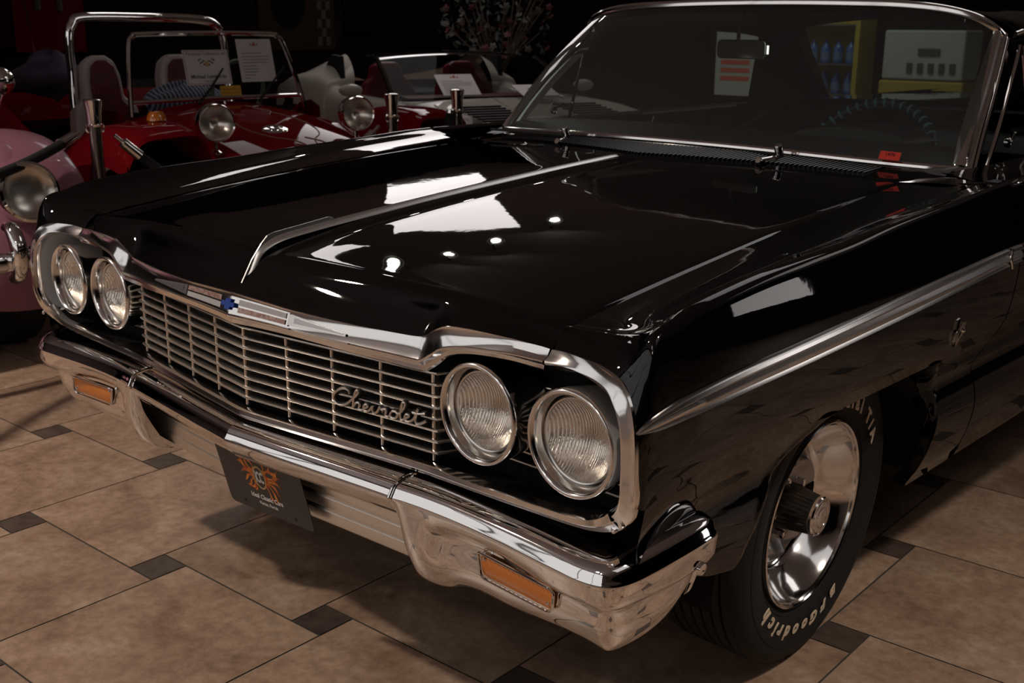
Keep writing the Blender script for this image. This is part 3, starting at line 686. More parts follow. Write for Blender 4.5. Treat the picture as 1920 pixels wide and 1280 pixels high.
# ---- cowl
WB=[(0,1.43,.985),(.15,1.434,.984),(.30,1.444,.981),(.45,1.459,.976),(.58,1.477,.971),(.68,1.500,.967),(.74,1.526,.9645),(.775,1.556,.963)]
WT=[(0,1.79,1.358),(.15,1.793,1.357),(.30,1.798,1.354),(.44,1.808,1.349),(.55,1.822,1.338),(.63,1.846,1.318),(.675,1.870,1.292),(.700,1.895,1.262)]
co=MB(); NX=40; rows=[]
wb=spl(WB,NX); wt=spl(WT,NX)
for i in range(NX):
    x=wb[i].x; yr=YR(x)+.008; z0=hz(x,YR(x)); p=wb[i]
    z0-=.011*itp(abs(x),[(0,1),(.012,.95),(.045,.12),(.06,0)])
    rows.append([Vector((x,yr,z0-.010)),Vector((x,yr+.001,z0-.001)),Vector((x,yr+.02,z0+.001)),Vector((x,(yr+p.y)/2,(z0+p.z)/2+.0)),Vector((x,p.y,p.z-.004))])
co.grid(rows,flip=True); m2=co.mirror(); mm=MB(); mm.add(co.v,co.f); mm.add(m2.v,m2.f); cowl=mm.build('cowl',PAINT,car)
sl=MB(); x=-.60
while x<.60:
    def cp(xx,t):
        yr=YR(xx)+.008; z0=hz(xx,YR(xx)); z0-=.011*itp(abs(xx),[(0,1),(.012,.95),(.045,.12),(.06,0)]); p=itp3(WB,abs(xx)); return Vector((xx,yr+(p[1]-yr)*t,z0+(p[2]-.004-z0)*t))
    a=cp(x,.30); b_=cp(x+.012,.80); sl.tube([a+Vector((0,0,.0025)),b_+Vector((0,0,.0025))],.0032,6); x+=.0125
sl.build('cowl_vent',mat('vent_black',(.006,.006,.006),.25),cowl)
# shoulder between fender top, cowl end and the windshield foot
sh=MB(); rows=[]
for y in xs(1.345,1.60,8):
    t=(y-1.345)/.255
    a=Vector((.70+.075*t,y,.9455+.017*t)); rows.append([a,Vector((.80,y,.952+.006*t)),Vector((.87,y,.950+.006*t))])
sh.grid(rows); sided(sh,'cowl_corner',PAINT,car,car,recalc=True)
# ---- windshield
gl=MB(); rows=[]
for k in range(15):
    t=k/14; rows.append([Vector((a.x+(b.x-a.x)*t,a.y+(b.y-a.y)*t-.035*math.sin(math.pi*t)*1,a.z+(b.z-a.z)*t+.012*math.sin(math.pi*t))) for a,b in zip(wb,wt)])
gl.grid(rows); m2=gl.mirror(); mm=MB(); mm.add(gl.v,gl.f); mm.add(m2.v,m2.f); wsh=mm.build('windshield',GLASS,car)
col_=[r[-1] for r in rows]
def sw(P,prof,up,mb=None,closed=False):
    """sweep: prof (u,v): u along side vector (tangent x up), v along up"""
    P=[Vector(p) for p in P]; K=len(P); rws=[]; up=[Vector(up)]*K if not isinstance(up,list) else up
    for i,p in enumerate(P):
        t=(P[min(i+1,K-1)]-P[max(i-1,0)]).normalized(); n=(up[i]-t*up[i].dot(t)).normalized(); s_=t.cross(n)
        rws.append([p+s_*u+n*v for u,v in prof])
    mb=mb or MB(); mb.grid(rws,flip=True); return mb
full=lambda L:[Vector((-p.x,p.y,p.z)) for p in L[::-1]][:-1]+list(L)
hp=[(-.009,-.004),(-.008,.002),(-.003,.005),(.003,.005),(.008,.002),(.010,-.004)]
b=sw([p+Vector((0,-.004,.002)) for p in full(wb)],hp,(0,-.75,.65)); b.build('windshield_lower_trim',BRIGHT,wsh,ang=30,recalc=True)
b=sw([p+Vector((0,-.006,.004)) for p in full(wt)],[(-.009,-.004),(-.008,.002),(-.003,.005),(.003,.005),(.008,.002),(.012,-.002)],(0,-.75,.65)); b.build('windshield_upper_trim',BRIGHT,wsh,ang=30,recalc=True)
# A pillars (chrome, grooved)
pp=[Vector(p) for p in [(.775,1.556,.960),(.758,1.628,1.037),(.738,1.725,1.132),(.714,1.820,1.215),(.694,1.892,1.276)]]
ppd=spl(pp,24); Nv=Vector((.80,-.60,.15)).normalized()
prP=[(-.034,-.02),(-.031,-.004),(-.026,.004),(-.018,.007),(-.010,.005),(-.007,.001),(-.004,.001),(-.001,.006),(.004,.0075),(.009,.0055),(.012,.0),(.014,-.0005),(.020,.0005),(.030,-.004),(.034,-.012),(.036,-.03)]
b=sw(ppd,prP,Nv); sided(b,'windshield_pillar',CHROME,car,car,ang=30,recalc=True)
# ---- roof
RE=[(0,1.79,1.366),(.30,1.80,1.362),(.52,1.826,1.350),(.64,1.868,1.325),(.70,1.93,1.290)]
ro=MB(); rows=[]
for y,s_,zc,ze in((1.795,1,0,0),(2.0,0,1.392,1.30),(2.4,0,1.402,1.31),(2.8,0,1.392,1.30),(3.05,0,1.36,1.275)):
    r_=[]
    for k in range(21):
        u=k/20
        if s_: p=spl(RE,21)[k]; r_.append(p)
        else:
            x=.715*math.sin(u*math.pi/2)**.9; r_.append(Vector((x,y,ze+(zc-ze)*(max(0,1-(x/.715)**2.4))**.8)))
    rows.append(r_)
c2=[spl([r_[i] for r_ in rows],40) for i in range(21)]
ro.grid(c2); ed=c2[-1]; ro.grid([ed,[p+Vector((.008,0,-.012)) for p in ed],[p+Vector((.002,0,-.026)) for p in ed],[p+Vector((-.03,0,-.028)) for p in ed]])
m2=ro.mirror(); mm=MB(); mm.add(ro.v,ro.f); mm.add(m2.v,m2.f); roof=mm.build('roof',PAINT,car,ang=45,merge=1e-4,recalc=True)
b=MB(); b.tube([p+Vector((.010,0,-.014)) for p in ed],.006,8); sided(b,'drip_rail',CHROME,roof,roof)
hl_=MB(); hl_.grid([[p+Vector((0,.03,-.035)) for p in r_] for r_ in c2]); m2=hl_.mirror(); mm=MB(); mm.add(hl_.v,hl_.f); mm.add(m2.v,m2.f); mm.build('headliner',INT,roof)
# C pillars and rear glass
cpil=MB(); rows=[]; rin=[]
for t in xs(0,1,8):
    zz=1.30-(1.30-.960)*t; rows.append([Vector((.70+.12*t,2.98+.12*t,zz-.02)),Vector((.705+.12*t,3.08+.40*t,zz)),Vector((.60+.13*t,3.12+.54*t,zz+.02))])
    rin.append([Vector((.69+.11*t,2.97+.12*t,zz)),Vector((.67+.11*t,3.06+.36*t,zz)),Vector((.58+.13*t,3.10+.50*t,zz+.02))])
cpil.grid(rows); c_a,c_b=sided(cpil,'rear_pillar',PAINT,car,car,recalc=True)
cpil=MB(); cpil.grid(rin); sided(cpil,'pillar_trim',INT,c_a,c_b,recalc=True)
rg=MB(); rg.grid([[Vector((x,3.05+.58*t+.05*(1-(x/.62)**2),1.35-.37*t-(.05*(x/.62)**2)*(1-t))) for x in xs(-.63-.1*t,.63+.1*t,13)] for t in xs(0,1,8)]); rg.build('rear_window',CLEAR,car)
# vent window frames and side glass
for nm,P_,r_ in(('vent_frame_front',[(.800,1.60,.965),(.782,1.70,1.055),(.752,1.84,1.195),(.735,1.90,1.245)],.0055),('vent_frame_rear',[(.792,1.905,.968),(.766,1.915,1.10),(.735,1.925,1.245)],.0055)):
    b=MB(); b.tube(spl(P_,14),r_,8); sided(b,nm,CHROME,dR,dL)
b=MB(); b.tube([(.806,1.60,.964),(.806,2.2,.966),(.806,3.0,.968)],.006,8); sided(b,'belt_trim',CHROME,dR,dL)
b=MB(); b.grid([[Vector((.800,1.62,.97)),Vector((.737,1.90,1.24))],[Vector((.795,1.90,.97)),Vector((.737,1.92,1.24))]]); sided(b,'vent_glass',CLEAR,dR,dL)
b=MB(); b.lathe([(0,0),(.004,.008),(.0,.013),(-.01,.013)],14,frame((.775,1.80,1.01),(1,0,0),(0,0,1))); b.tube([(.775,1.80,1.01),(.77,1.84,1.03),(.77,1.87,1.025)],.005,6); sided(b,'vent_latch',CHROME,dR,dL)
# door mirror on the driver's side (right edge of the picture)
mi=MB(); Mm=frame((.955,1.72,1.035),(0,-1,0),(0,0,1)); mi.lathe([(.028,0),(.026,.02),(.016,.042),(-.002,.052),(-.010,.053),(-.012,.048),(-.010,0)],36,Mm); mi.tube([(.955,1.72,.985),(.935,1.72,.965),(.915,1.72,.955)],[.010,.012,.022],12); mi.build('door_mirror',CHROME,dR)
# ---- wipers
for sx_ in(-1,1):
    w=empty('wiper',parent=car); x0=.357*sx_; z0=.968; y0=1.395
    b=MB(); b.lathe([(-.02,.018),(.0,.018),(.006,.014),(.012,.011),(.022,.0105)],20,frame((x0,y0,z0-.006),(0,-.15,1),(1,0,0))); b.build('wiper_base',BLK,w)
    b=MB(); b.lathe([(.0,.0105),(.026,.0115),(.028,.010),(.0285,0)],24,frame((x0,y0-.002,z0+.010),(-.0,-.45,1),(1,0,0))); b.build('wiper_knob',CHROME,w)
    b=MB(); b.tube([(x0,y0,z0+.004),(x0-.02*sx_,y0-.06,z0-.002)],.006,8); b.lathe([(0,.009),(.006,.008),(.0065,0)],18,frame((x0-.02*sx_,y0-.065,z0-.002),(0,-1,.5),(1,0,0))); b.build('washer_nozzle',CHROME,w)
    b=MB(); b.tube(spl([(x0,y0,z0+.01),(x0-.12,y0+.012,z0+.008),(x0-.34,y0+.022,z0+.006)],12),.004,6); b.build('wiper_arm',BLK,w)
# ---- sticker in the windshield
stk=MB(); Ms=frame((.617,1.4655,.990),(1,.17,-.045),(0,.62,.70)); stk.prism(rrect(.050,.024,.001,1),Ms,0,.0006); stkr=stk.build('windshield_sticker',mat('sticker_red',(.75,.06,.04),.5),wsh,smooth=False)
text('sticker_year','1970',.0125,Ms@Matrix.Translation((0,.003,.0008)),mat('sticker_ink',(.08,.005,.01),.6),wsh,.0002,bold=.0003)
# ---- interior
it=empty('interior',parent=car)
ds=MB(); ds.grid([[Vector((x,y,z+.012*(1-(x/.75)**2))) for x in xs(-.76,.76,12)] for y,z in((1.46,.955),(1.60,.985),(1.75,.99),(1.86,.975),(1.89,.94),(1.88,.75),(1.80,.6))]); ds.build('dashboard',INT,it,recalc=True)
b=MB(); b.grid([[Vector((.37+.17*math.cos(a)*s_,1.72+.05*s_*0,.992+.035*math.sin(a)*s_)) for a in [math.pi*k/12 for k in range(13)]] for s_ in(.01,1)]); 
b.grid([[Vector((.37+.17*math.cos(a),y,.992+.04*math.sin(a))) for a in [math.pi*k/16 for k in range(17)]] for y in(1.72,1.88)]); b.build('instrument_hood',INT,it)
stw=empty('steering_wheel',parent=it)
Mw=frame((.305,1.97,.905),(0,-.86,.50),(1,0,0)); b=MB(); 
WR=.198
b.tube([Mw@Vector((0,WR*math.cos(a),WR*math.sin(a))) for a in [2*math.pi*k/60 for k in range(60)]],.0105,10,closed=True)
b.build('wheel_rim',mat('wheel_plastic',(.015,.03,.035),.25),stw)
b=MB()
for k in range(44):
    a=2*math.pi*k/44; c_=Mw@Vector((0,WR*math.cos(a),WR*math.sin(a))); t_=Mw.to_3x3()@Vector((0,-math.sin(a),math.cos(a)))
    b.lathe([(-.004,.0125),(0,.0150),(.004,.0125)],8,frame(c_,t_,(0,-.86,.5)))
b.build('rim_wrap',mat('wheel_wrap',(.22,.48,.55),.3),stw)
b=MB(); b.lathe([(-.08,.04),(0,.045),(.02,.035),(.025,0)],20,Mw); 
for a in(0.1,math.pi-.1): b.tube([Mw@Vector((0,0,0)),Mw@Vector((0,WR*math.cos(a),WR*math.sin(a)))],.008,6)
b.build('wheel_hub',INT,stw)
rm=empty('rear_view_mirror',parent=it)
b=MB(); Mr=frame((-.135,1.965,1.222),(1,-.15,0),(0,0,1)); b.prism(rrect(.200,.058,.016),Mr,-.012,.006); b.build('mirror_body',CHROME,rm,bevel=.004,smooth=False)
b=MB(); b.tube([(-.15,1.965,1.245),(-.14,1.95,1.285),(-.11,1.93,1.33)],.006,8); b.build('mirror_stalk',CHROME,rm)
for nm,xc,wd,yy in(('front_seat',0,1.40,2.55),('rear_seat',0,1.36,3.30)):
    b=MB(); rows=[]
    for y,z in((yy-.36,.42),(yy-.38,.52),(yy-.30,.56),(yy+.02,.54),(yy+.08,.62),(yy+.16,.86),(yy+.20,.885),(yy+.26,.87),(yy+.28,.45)):
        rows.append([Vector((x,y,z)) for x in xs(-wd/2,wd/2,6)])
    b.grid(rows); b.build(nm,INT,it,recalc=True)
b=MB(); b.box((0,2.5,.40),(1.6,2.3,.04)); b.build('floor_carpet',DARK,it,smooth=False)
b=MB(); b.grid([[Vector((x,y,.945+.02*(1-(x/.7)**2))) for x in xs(-.70,.70,8)] for y in(3.48,3.72)]); b.build('parcel_shelf',INT,it)
# ---- wheels
def make_wheel(detail=True):
    r_=empty('wheel',parent=car)
    b=MB(); pr=[(-.170,.205),(-.185,.225),(-.198,.265),(-.197,.292),(-.185,.310),(-.165,.3205)]
    for k in range(7):
        c_=-.155+.0235*k+.0; pr+=[(c_,.3235),(c_+.017,.3240),(c_+.0185,.3175),(c_+.022,.3175)]
    pr+=[(.004,.3225),(.012,.318),(.021,.308),(.0255,.292),(.0265,.272),(.0225,.245),(.0155,.224),(.006,.2085),(.0,.2045)]
    b.lathe([(x-.012,r__) for x,r__ in pr],96); b.build('tyre',RUB,r_,ang=50)
    for rr in(.2185,.281): 
        s=MB(); s.tube([(itp(rr,[(.2085,-.005),(.224,.004),(.245,.0112),(.272,.0147),(.292,.0135)])+0,rr*math.cos(a),rr*math.sin(a)) for a in [2*math.pi*k/80 for k in range(80)]],.0012,5,closed=True); s.build('sidewall_rib',RUB,r_)
    b=MB(); b.lathe([(-.012,.2045),(-.004,.2045),(.002,.2030),(.0035,.1995),(.001,.1960),(-.004,.1945),(-.005,.1925),(-.010,.1905),(-.020,.1850),(-.036,.1740),(-.052,.1620),(-.066,.1540),(-.074,.1500),(-.078,.1455),(-.080,.142)],96); b.build('trim_ring',DISH,r_,ang=35)
    b=MB(); NA=120
    prof=[(-.082,.146),(-.079,.141),(-.080,.134),(-.066,.124),(-.056,.112),(-.054,.104),(-.060,.094),(-.070,.082),(-.074,.074),(-.072,.060),(-.072,.0)]
    rws=[]
    for i,(x,rr) in enumerate(prof):
        row=[]
        for k in range(NA):
            a=2*math.pi*k/NA; s_=max(0,math.cos(5*a))**2
            row.append((x-.022*s_*(1 if .085<rr<.13 else 0),rr*math.cos(a),rr*math.sin(a)))
        rws.append(row)
    b.grid(rws,cv=True); b.build('wheel_disc',mat('wheel_silver',(.42,.41,.40),.3,.7),r_)
    for k in range(5):
        b=MB(); a=2*math.pi*(k+.5)/5+0; b.lathe([(-.075,.010),(-.058,.010),(-.052,.007),(-.050,0)],6,Matrix.Translation((0,.062*math.cos(a),.062*math.sin(a))))
        b.build('lug_nut',CHROME,r_,ang=20)
    b=MB(); NF=60; rws=[]
    for x,rr in((-.076,.0500),(-.070,.0500),(-.060,.0490),(.004,.0405),(.006,.0395)):
        rws.append([(x,(rr+(.0012 if k%2 else -.0006))*math.cos(2*math.pi*k/NF/1),(rr+(.0012 if k%2 else -.0006))*math.sin(2*math.pi*k/NF)) for k in range(NF)])
    b.grid(rws,cv=True); b.build('fluted_cap',mat('cap_black',(.012,.011,.010),.25),r_,ang=20)
    b=MB(); b.lathe([(.003,.0410),(.006,.0428),(.012,.0425),(.0155,.0400),(.016,.0375),(.012,.0365),(.013,.0355),(.0165,.0345),(.0175,.032),(.0175,.0245),(.0155,.0235),(.0155,.0225),(.0185,.0215),(.0190,.020),(.0195,0)],64); b.build('cap_face',BRIGHT,r_,ang=30)
    b=MB()
    for k in range(11):
        a=math.pi*(.75+k*.05*1.0); 
    return r_
wh0=make_wheel()
# lettering on the tyre (angle measured in the wheel plane from +Y towards +Z)
def tyre_text(r_,body,a_start,step,rad,size):
    a=a_start
    for ch in body:
        if ch==' ': a-=step*.7; continue
        w_={'i':.55,'l':.5,'r':.75,'/':.7,'c':.9,'t':.8}.get(ch,1.05 if ch in 'BGFDRTA' else 1)
        a-=step*w_/2; t=R(a); y,z=rad*math.cos(t),rad*math.sin(t)
        upv=Vector((-.12,math.cos(t),math.sin(t))); rt=Vector((0,math.sin(t),-math.cos(t)))
        M=frame((.0150,y,z),rt,upv); text('tyre_letter',ch,size,M,WHT,r_,.0006,bold=.0019,sx=1.0); a-=step*w_/2
tyre_text(wh0,'BFGoodrich',-57,9.8,.247,.044)
tyre_text(wh0,'Radial T/A',98,8.4,.247,.044)
wh0.matrix_local=Matrix.Translation((.8317,.8151,.3235))@Matrix.Rotation(R(2.86),4,'Z')@Matrix.Rotation(R(2.83),4,'Y')
for loc,flip in(((-.8317,.8151,.3235),True),((.82,3.85,.3235),False),((-.82,3.85,.3235),True)):
    c_=copy_tree(wh0,car); c_.matrix_local=Matrix.Translation(loc)@Matrix.Rotation(R(180 if flip else 0),4,'Z')
# ============================================================ FLOOR
fl=MB(); th,ox,oy,ta,tb=.0519,-1.6897,.2712,.5051,.0967
e1=Vector((math.cos(th),math.sin(th),0)); e2=Vector((-math.sin(th),math.cos(th),0)); O=Vector((ox,oy,0)); g=.0022
def quad(s,t,w,mi):
    k=len(fl.v); c=[(s+g,t+g),(s+w-g,t+g),(s+w-g,t+w-g),(s+g,t+w-g)]
    fl.v+=[tuple(O+e1*a+e2*b) for a,b in c]; fl.cur=mi; fl.face((k,k+1,k+2,k+3))
X0,X1,Y0,Y1=-9.2,5.5,-3.7,10.2
for i in range(-45,46):
    for j in range(-45,46):
        s=i*ta+j*tb; t=i*tb-j*ta; p=O+e1*s+e2*t
        if X0-.6<p.x<X1+.6 and Y0-.6<p.y<Y1+.6: quad(s,t,tb,1); quad(s+tb,t+tb-ta,ta,0)
k=len(fl.v); fl.v+=[(X0-1,Y0-1,-.0015),(X1+1,Y0-1,-.0015),(X1+1,Y1+1,-.0015),(X0-1,Y1+1,-.0015)]; fl.cur=2; fl.face((k,k+1,k+2,k+3))
def tile_mat(name,cols,rough,seed,gr_=1):
    m=bpy.data.materials.new(name); m.use_nodes=True; N,L,b=nodes(m)
    geo=N.new('ShaderNodeNewGeometry'); ri=geo.outputs['Random Per Island']; tc=N.new('ShaderNodeTexCoord')
    off=N.new('ShaderNodeVectorMath'); off.operation='ADD'; sc=N.new('ShaderNodeVectorMath'); sc.operation='SCALE'; sc.inputs['Scale'].default_value=37
    cx=N.new('ShaderNodeCombineXYZ'); L.new(ri,cx.inputs[0]); L.new(ri,cx.inputs[1]); L.new(cx.outputs[0],sc.inputs[0]); L.new(tc.outputs['Object'],off.inputs[0]); L.new(sc.outputs[0],off.inputs[1])
    n1=N.new('ShaderNodeTexNoise'); n1.inputs['Scale'].default_value=4.5; n1.inputs['Detail'].default_value=9; n1.inputs['Roughness'].default_value=.62; n1.inputs['Distortion'].default_value=.6
    n2=N.new('ShaderNodeTexNoise'); n2.inputs['Scale'].default_value=34; n2.inputs['Detail'].default_value=6; n2.inputs['Roughness'].default_value=.7
    n3=N.new('ShaderNodeTexMusgrave') if hasattr(bpy.types,'ShaderNodeTexMusgrave') else N.new('ShaderNodeTexNoise'); n3.inputs['Scale'].default_value=11; n3.inputs['Detail'].default_value=8
    for n in(n1,n2,n3): L.new(off.outputs[0],n.inputs['Vector'])
    cr=N.new('ShaderNodeValToRGB'); e=cr.color_ramp.elements; e[0].position=.30; e[0].color=lin(cols[0]); e[1].position=.70; e[1].color=lin(cols[2]); q=cr.color_ramp.elements.new(.5); q.color=lin(cols[1])
    L.new(n1.outputs['Fac'],cr.inputs['Fac'])
    mx=N.new('ShaderNodeMix'); mx.data_type='RGBA'; mx.blend_type='MULTIPLY'; mx.inputs['Factor'].default_value=.75
    cr2=N.new('ShaderNodeValToRGB'); cr2.color_ramp.elements[0].position=.36; cr2.color_ramp.elements[1].position=.60; cr2.color_ramp.elements[0].color=(.62,.58,.55,1); cr2.color_ramp.elements[1].color=(1,1,1,1)
    L.new(n2.outputs['Fac'],cr2.inputs['Fac']); L.new(cr.outputs['Color'],mx.inputs['A']); L.new(cr2.outputs['Color'],mx.inputs['B'])
    mx2=N.new('ShaderNodeMix'); mx2.data_type='RGBA'; mx2.blend_type='MIX'; cr3=N.new('ShaderNodeValToRGB'); cr3.color_ramp.elements[0].position=.58; cr3.color_ramp.elements[1].position=.78; cr3.color_ramp.elements[0].color=(0,0,0,1); cr3.color_ramp.elements[1].color=(.45,.45,.45,1)
    L.new(n3.outputs[0],cr3.inputs['Fac']); L.new(cr3.outputs['Color'],mx2.inputs['Factor']); L.new(mx.outputs['Result'],mx2.inputs['A']); mx2.inputs['B'].default_value=lin(cols[3])
    hs=N.new('ShaderNodeHueSaturation'); mr=N.new('ShaderNodeMapRange'); mr.inputs['To Min'].default_value=.86; mr.inputs['To Max'].default_value=1.1; L.new(ri,mr.inputs['Value']); L.new(mr.outputs['Result'],hs.inputs['Value']); L.new(mx2.outputs['Result'],hs.inputs['Color']); L.new(hs.outputs['Color'],b.inputs['Base Color'])
    mr2=N.new('ShaderNodeMapRange'); mr2.inputs['To Min'].default_value=rough[0]; mr2.inputs['To Max'].default_value=rough[1]; L.new(n2.outputs['Fac'],mr2.inputs['Value']); L.new(mr2.outputs['Result'],b.inputs['Roughness'])
    bp=N.new('ShaderNodeBump'); bp.inputs['Strength'].default_value=.22; bp.inputs['Distance'].default_value=.002; L.new(n2.outputs['Fac'],bp.inputs['Height']); L.new(bp.outputs['Normal'],b.inputs['Normal'])
    return m
TL=tile_mat('floor_tile_beige',('8d725f','ad917b','c2a992','8b6650'),(.36,.52),1)
TS=tile_mat('floor_tile_brown',('4a3f38','5a4d44','6a5c51','3c322c'),(.36,.52),2)
GR=mat('floor_grout',(.045,.04,.035),.8)
floor=fl.build('floor',[TL,TS,GR],smooth=False,merge=0); tag(floor,kind='structure')
# ============================================================ ROOM
def struct(name,mb,m): return tag(mb.build(name,m,smooth=False),kind='structure')
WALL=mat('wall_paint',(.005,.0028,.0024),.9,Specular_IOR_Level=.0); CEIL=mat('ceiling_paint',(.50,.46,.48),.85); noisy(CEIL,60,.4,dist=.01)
H=3.25
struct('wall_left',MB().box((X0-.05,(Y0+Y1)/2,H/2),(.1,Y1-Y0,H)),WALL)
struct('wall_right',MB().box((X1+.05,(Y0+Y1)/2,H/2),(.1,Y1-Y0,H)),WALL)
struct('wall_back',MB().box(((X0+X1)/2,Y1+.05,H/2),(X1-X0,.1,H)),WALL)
struct('wall_front',MB().box(((X0+X1)/2,Y0-.05,H/2),(X1-X0,.1,H)),mat('wall_front_paint',(.40,.36,.37),.8))
struct('ceiling',MB().box(((X0+X1)/2,(Y0+Y1)/2,H+.05),(X1-X0,Y1-Y0,.1)),CEIL)

# glowing panel added to brighten the chrome (behind the camera, seen only reflected)
WG=emis('panel_glow',(1,.95,.93),.75)
struct('glow_panel_1',MB().box((-1.4,Y0+.03,2.05),(7.6,.02,2.0)),WG)
mb=MB()
for k in range(5): mb.box((-5.2+1.9*k,Y0+.06,2.05),(.06,.05,2.1))
for z_ in(1.02,3.08): mb.box((-1.4,Y0+.06,z_),(7.7,.05,.08))
struct('trim_1',mb,BLK)  # bars framing the added front glow panel
struct('glow_panel_2',MB().box((X1-.03,7.0,1.55),(.02,1.7,1.1)),emis('panel_glow_strong',(1,.92,.90),2.4))  # glowing panel added out of view for bright patches on the fender
mb=MB()
for y_ in(6.12,7.88): mb.box((X1-.06,y_,1.55),(.05,.06,1.25))
for z_ in(.97,2.13): mb.box((X1-.06,7.0,z_),(.05,1.8,.06))
struct('trim_2',mb,BLK)  # bars framing the added side glow panel
def stripe(mb,M,x,y,w,h,z=.001): mb.prism([(x-w/2,y-h/2),(x+w/2,y-h/2),(x+w/2,y+h/2),(x-w/2,y+h/2)],M,z,z+.0006)
CARD=mat('card_white',(.75,.72,.73),.6); INK=mat('ink_dark',(.05,.05,.06),.7); REDI=mat('ink_red',(.45,.09,.05),.6); CHK=mat('ink_black',(.03,.03,.03),.6); YEL=mat('label_yellow',(.70,.42,.02),.6); LIME=mat('label_lime',(.55,.55,.03),.6)
def logo(M,x,y,s,par,flags=False):
    b=MB()
    if flags:
        for sg in(-1,1):
            for i in range(4):
                for j in range(3):
                    if (i+j)%2==0: stripe(b,M,x+sg*s*(.45+.28*i),y+s*(.55-.28*j+.12*i-.1),s*.24,s*.24,.001)
        b.build('card_flags',CHK,par,smooth=False); b=MB(); ell(M,x,y,s*.36,s*.45,.0012,.0018,b); b.build('card_logo',GOLD,par,smooth=False)
    else:
        for sg in(-1,1):
            b.prism([(x,y-s*.6),(x+sg*s*1.4,y+s*.6),(x+sg*s*.9,y+s*.1),(x+sg*s*1.0,y-s*.5),(x+sg*.4*s,y-s*.2)][::sg],M,.001,.0014)
        ell(M,x,y,s*.35,s*.45,.0012,.0018,b); b.build('card_logo',REDI,par,smooth=False)
def lines(M,w,ys,par,fr=.8,th=.0045,n='card_text_line'):
    for k,(y,f_) in enumerate(ys): b=MB(); stripe(b,M,-(w*fr*(1-f_))/2,y,w*fr*f_,th); b.build(n,INK,par,smooth=False)
def card(name,M,w,h,label,kind,group=None):
    r_=empty(name,M.translation); r_.rotation_euler=M.to_euler(); bpy.context.view_layer.update(); I=Matrix()
    b=MB(); b.prism([(-w/2,-h/2),(w/2,-h/2),(w/2,h/2),(-w/2,h/2)],I,-.0015,.001); b.build('card_panel',CARD,r_,smooth=False)
    if kind==0:
        text('card_heading','Personal Collection of',w*.095,Matrix.Translation((0,h*.39,.0012)),INK,r_,.0002)
        logo(I,0,h*.10,w*.13,r_,True)
        text('card_name','Michael Lombardo',w*.105,Matrix.Translation((0,-h*.27,.0012)),INK,r_,.0002,bold=.0006)
        text('card_note','For Sale',w*.07,Matrix.Translation((0,-h*.40,.0012)),INK,r_,.0002)
        b=MB()
        for x,y,ww,hh in((0,h*.47,w*.95,.002),(0,-h*.47,w*.95,.002),(-w*.47,0,.002,h*.94),(w*.47,0,.002,h*.94)): stripe(b,I,x,y,ww,hh)
        b.build('card_border',REDI,r_,smooth=False)
    elif kind==1:
        logo(I,0,h*.38,w*.11,r_); lines(I,w,[(h*.17,.7),(h*.09,1),(h*.02,1),(-h*.05,.95),(-h*.13,.5),(-h*.20,.55),(-h*.27,.5),(-h*.34,.4),(-h*.41,.2)],r_,th=.003)
    elif kind==2: logo(I,0,h*.0,w*.14,r_,True)
    return tag(r_,label,'card',group)
# ============================================================ RED DUNE BUGGY (faces +x)
BR=mat('metallic_red',(.17,.004,.007),.5,.0,Coat_Weight=1,Coat_Roughness=.02,Coat_IOR=1.12,Specular_IOR_Level=.0)
bug=empty('dune_buggy',(-3.4,2.25,0)); tag(bug,'red fibreglass dune buggy with chrome roll bar and round pod headlamps','car'); BI=Matrix.Translation((3.4,-2.25,0))
def bp(mb,name,m,par=bug,**k): mb.v=[tuple(BI@Vector(v)) for v in mb.v]; return mb.build(name,m,par,**k)
def bz(x,d):
    a=abs(d); hood=itps(x,[(-3.65,.885),(-3.4,.865),(-3.1,.81),(-2.8,.73),(-2.55,.62),(-2.45,.54)])-.05*(d/.42)**2
    fen=itps(x,[(-3.65,.62),(-3.5,.68),(-3.2,.82),(-3.0,.86),(-2.85,.855),(-2.72,.83)])-.02*((a-.75)/.25)**2
    side=itps(x,[(-3.65,.83),(-3.4,.80),(-3.1,.70),(-2.8,.60),(-2.45,.5)])
    if a<.42: return hood
    if a<.52: t=(a-.42)/.10; return hood*(1-t)+min(side,hood)*t
    if a<.68: t=(a-.52)/.16; t=t*t*(3-2*t); return min(side,hood)*(1-t)+fen*t
    return fen-.10*max(0,(a-.93)/.10)**2
xf=lambda d:-2.47 if abs(d)<.46 else (-2.47-.22*min(1,(abs(d)-.46)/.16) )
b=MB(); rows=[]
for j in range(61):
    d=-1.03+2.06*j/60; rows.append([Vector((-3.65+(xf(d)+3.65)*i/30,2.25+d,bz(-3.65+(xf(d)+3.65)*i/30,d))) for i in range(31)])
b.grid(rows); ft=[r[-1] for r in rows]; b.grid([ft,[p+Vector((.012,0,-.018)) for p in ft],[p+Vector((-.02,0,-.03)) for p in ft]])
sd=[r for r in rows[0]]; b.grid([sd,[p+Vector((0,-.008,-.05)) for p in sd]]); sd=rows[-1]; b.grid([sd,[p+Vector((0,.008,-.05)) for p in sd]])
bp(b,'body_front',BR,recalc=False)
b=MB()   # tub behind the windshield
for sg in(-1,1):
    rows=[]
    for x,zt_ in((-3.62,.86),(-3.9,.70),(-4.3,.62),(-4.7,.70),(-5.1,.86),(-5.5,.80),(-5.7,.6)):
        rows.append([Vector((x,2.25+sg*w,z)) for w,z in((.50,zt_-.10),(.56,zt_),(.64,zt_+.01),(.70,zt_-.03),(.72,.45),(.70,.30))])
    b.grid([spl([r[i] for r in rows],30) for i in range(6)])
b.grid([[Vector((-5.45+.1*t,2.25+d,.45+.42*math.sin(math.pi*min(1,t*.7+.1)))) for d in xs(-1.0,1.0,10)] for t in xs(0,1,8)])
bp(b,'body_tub',BR)
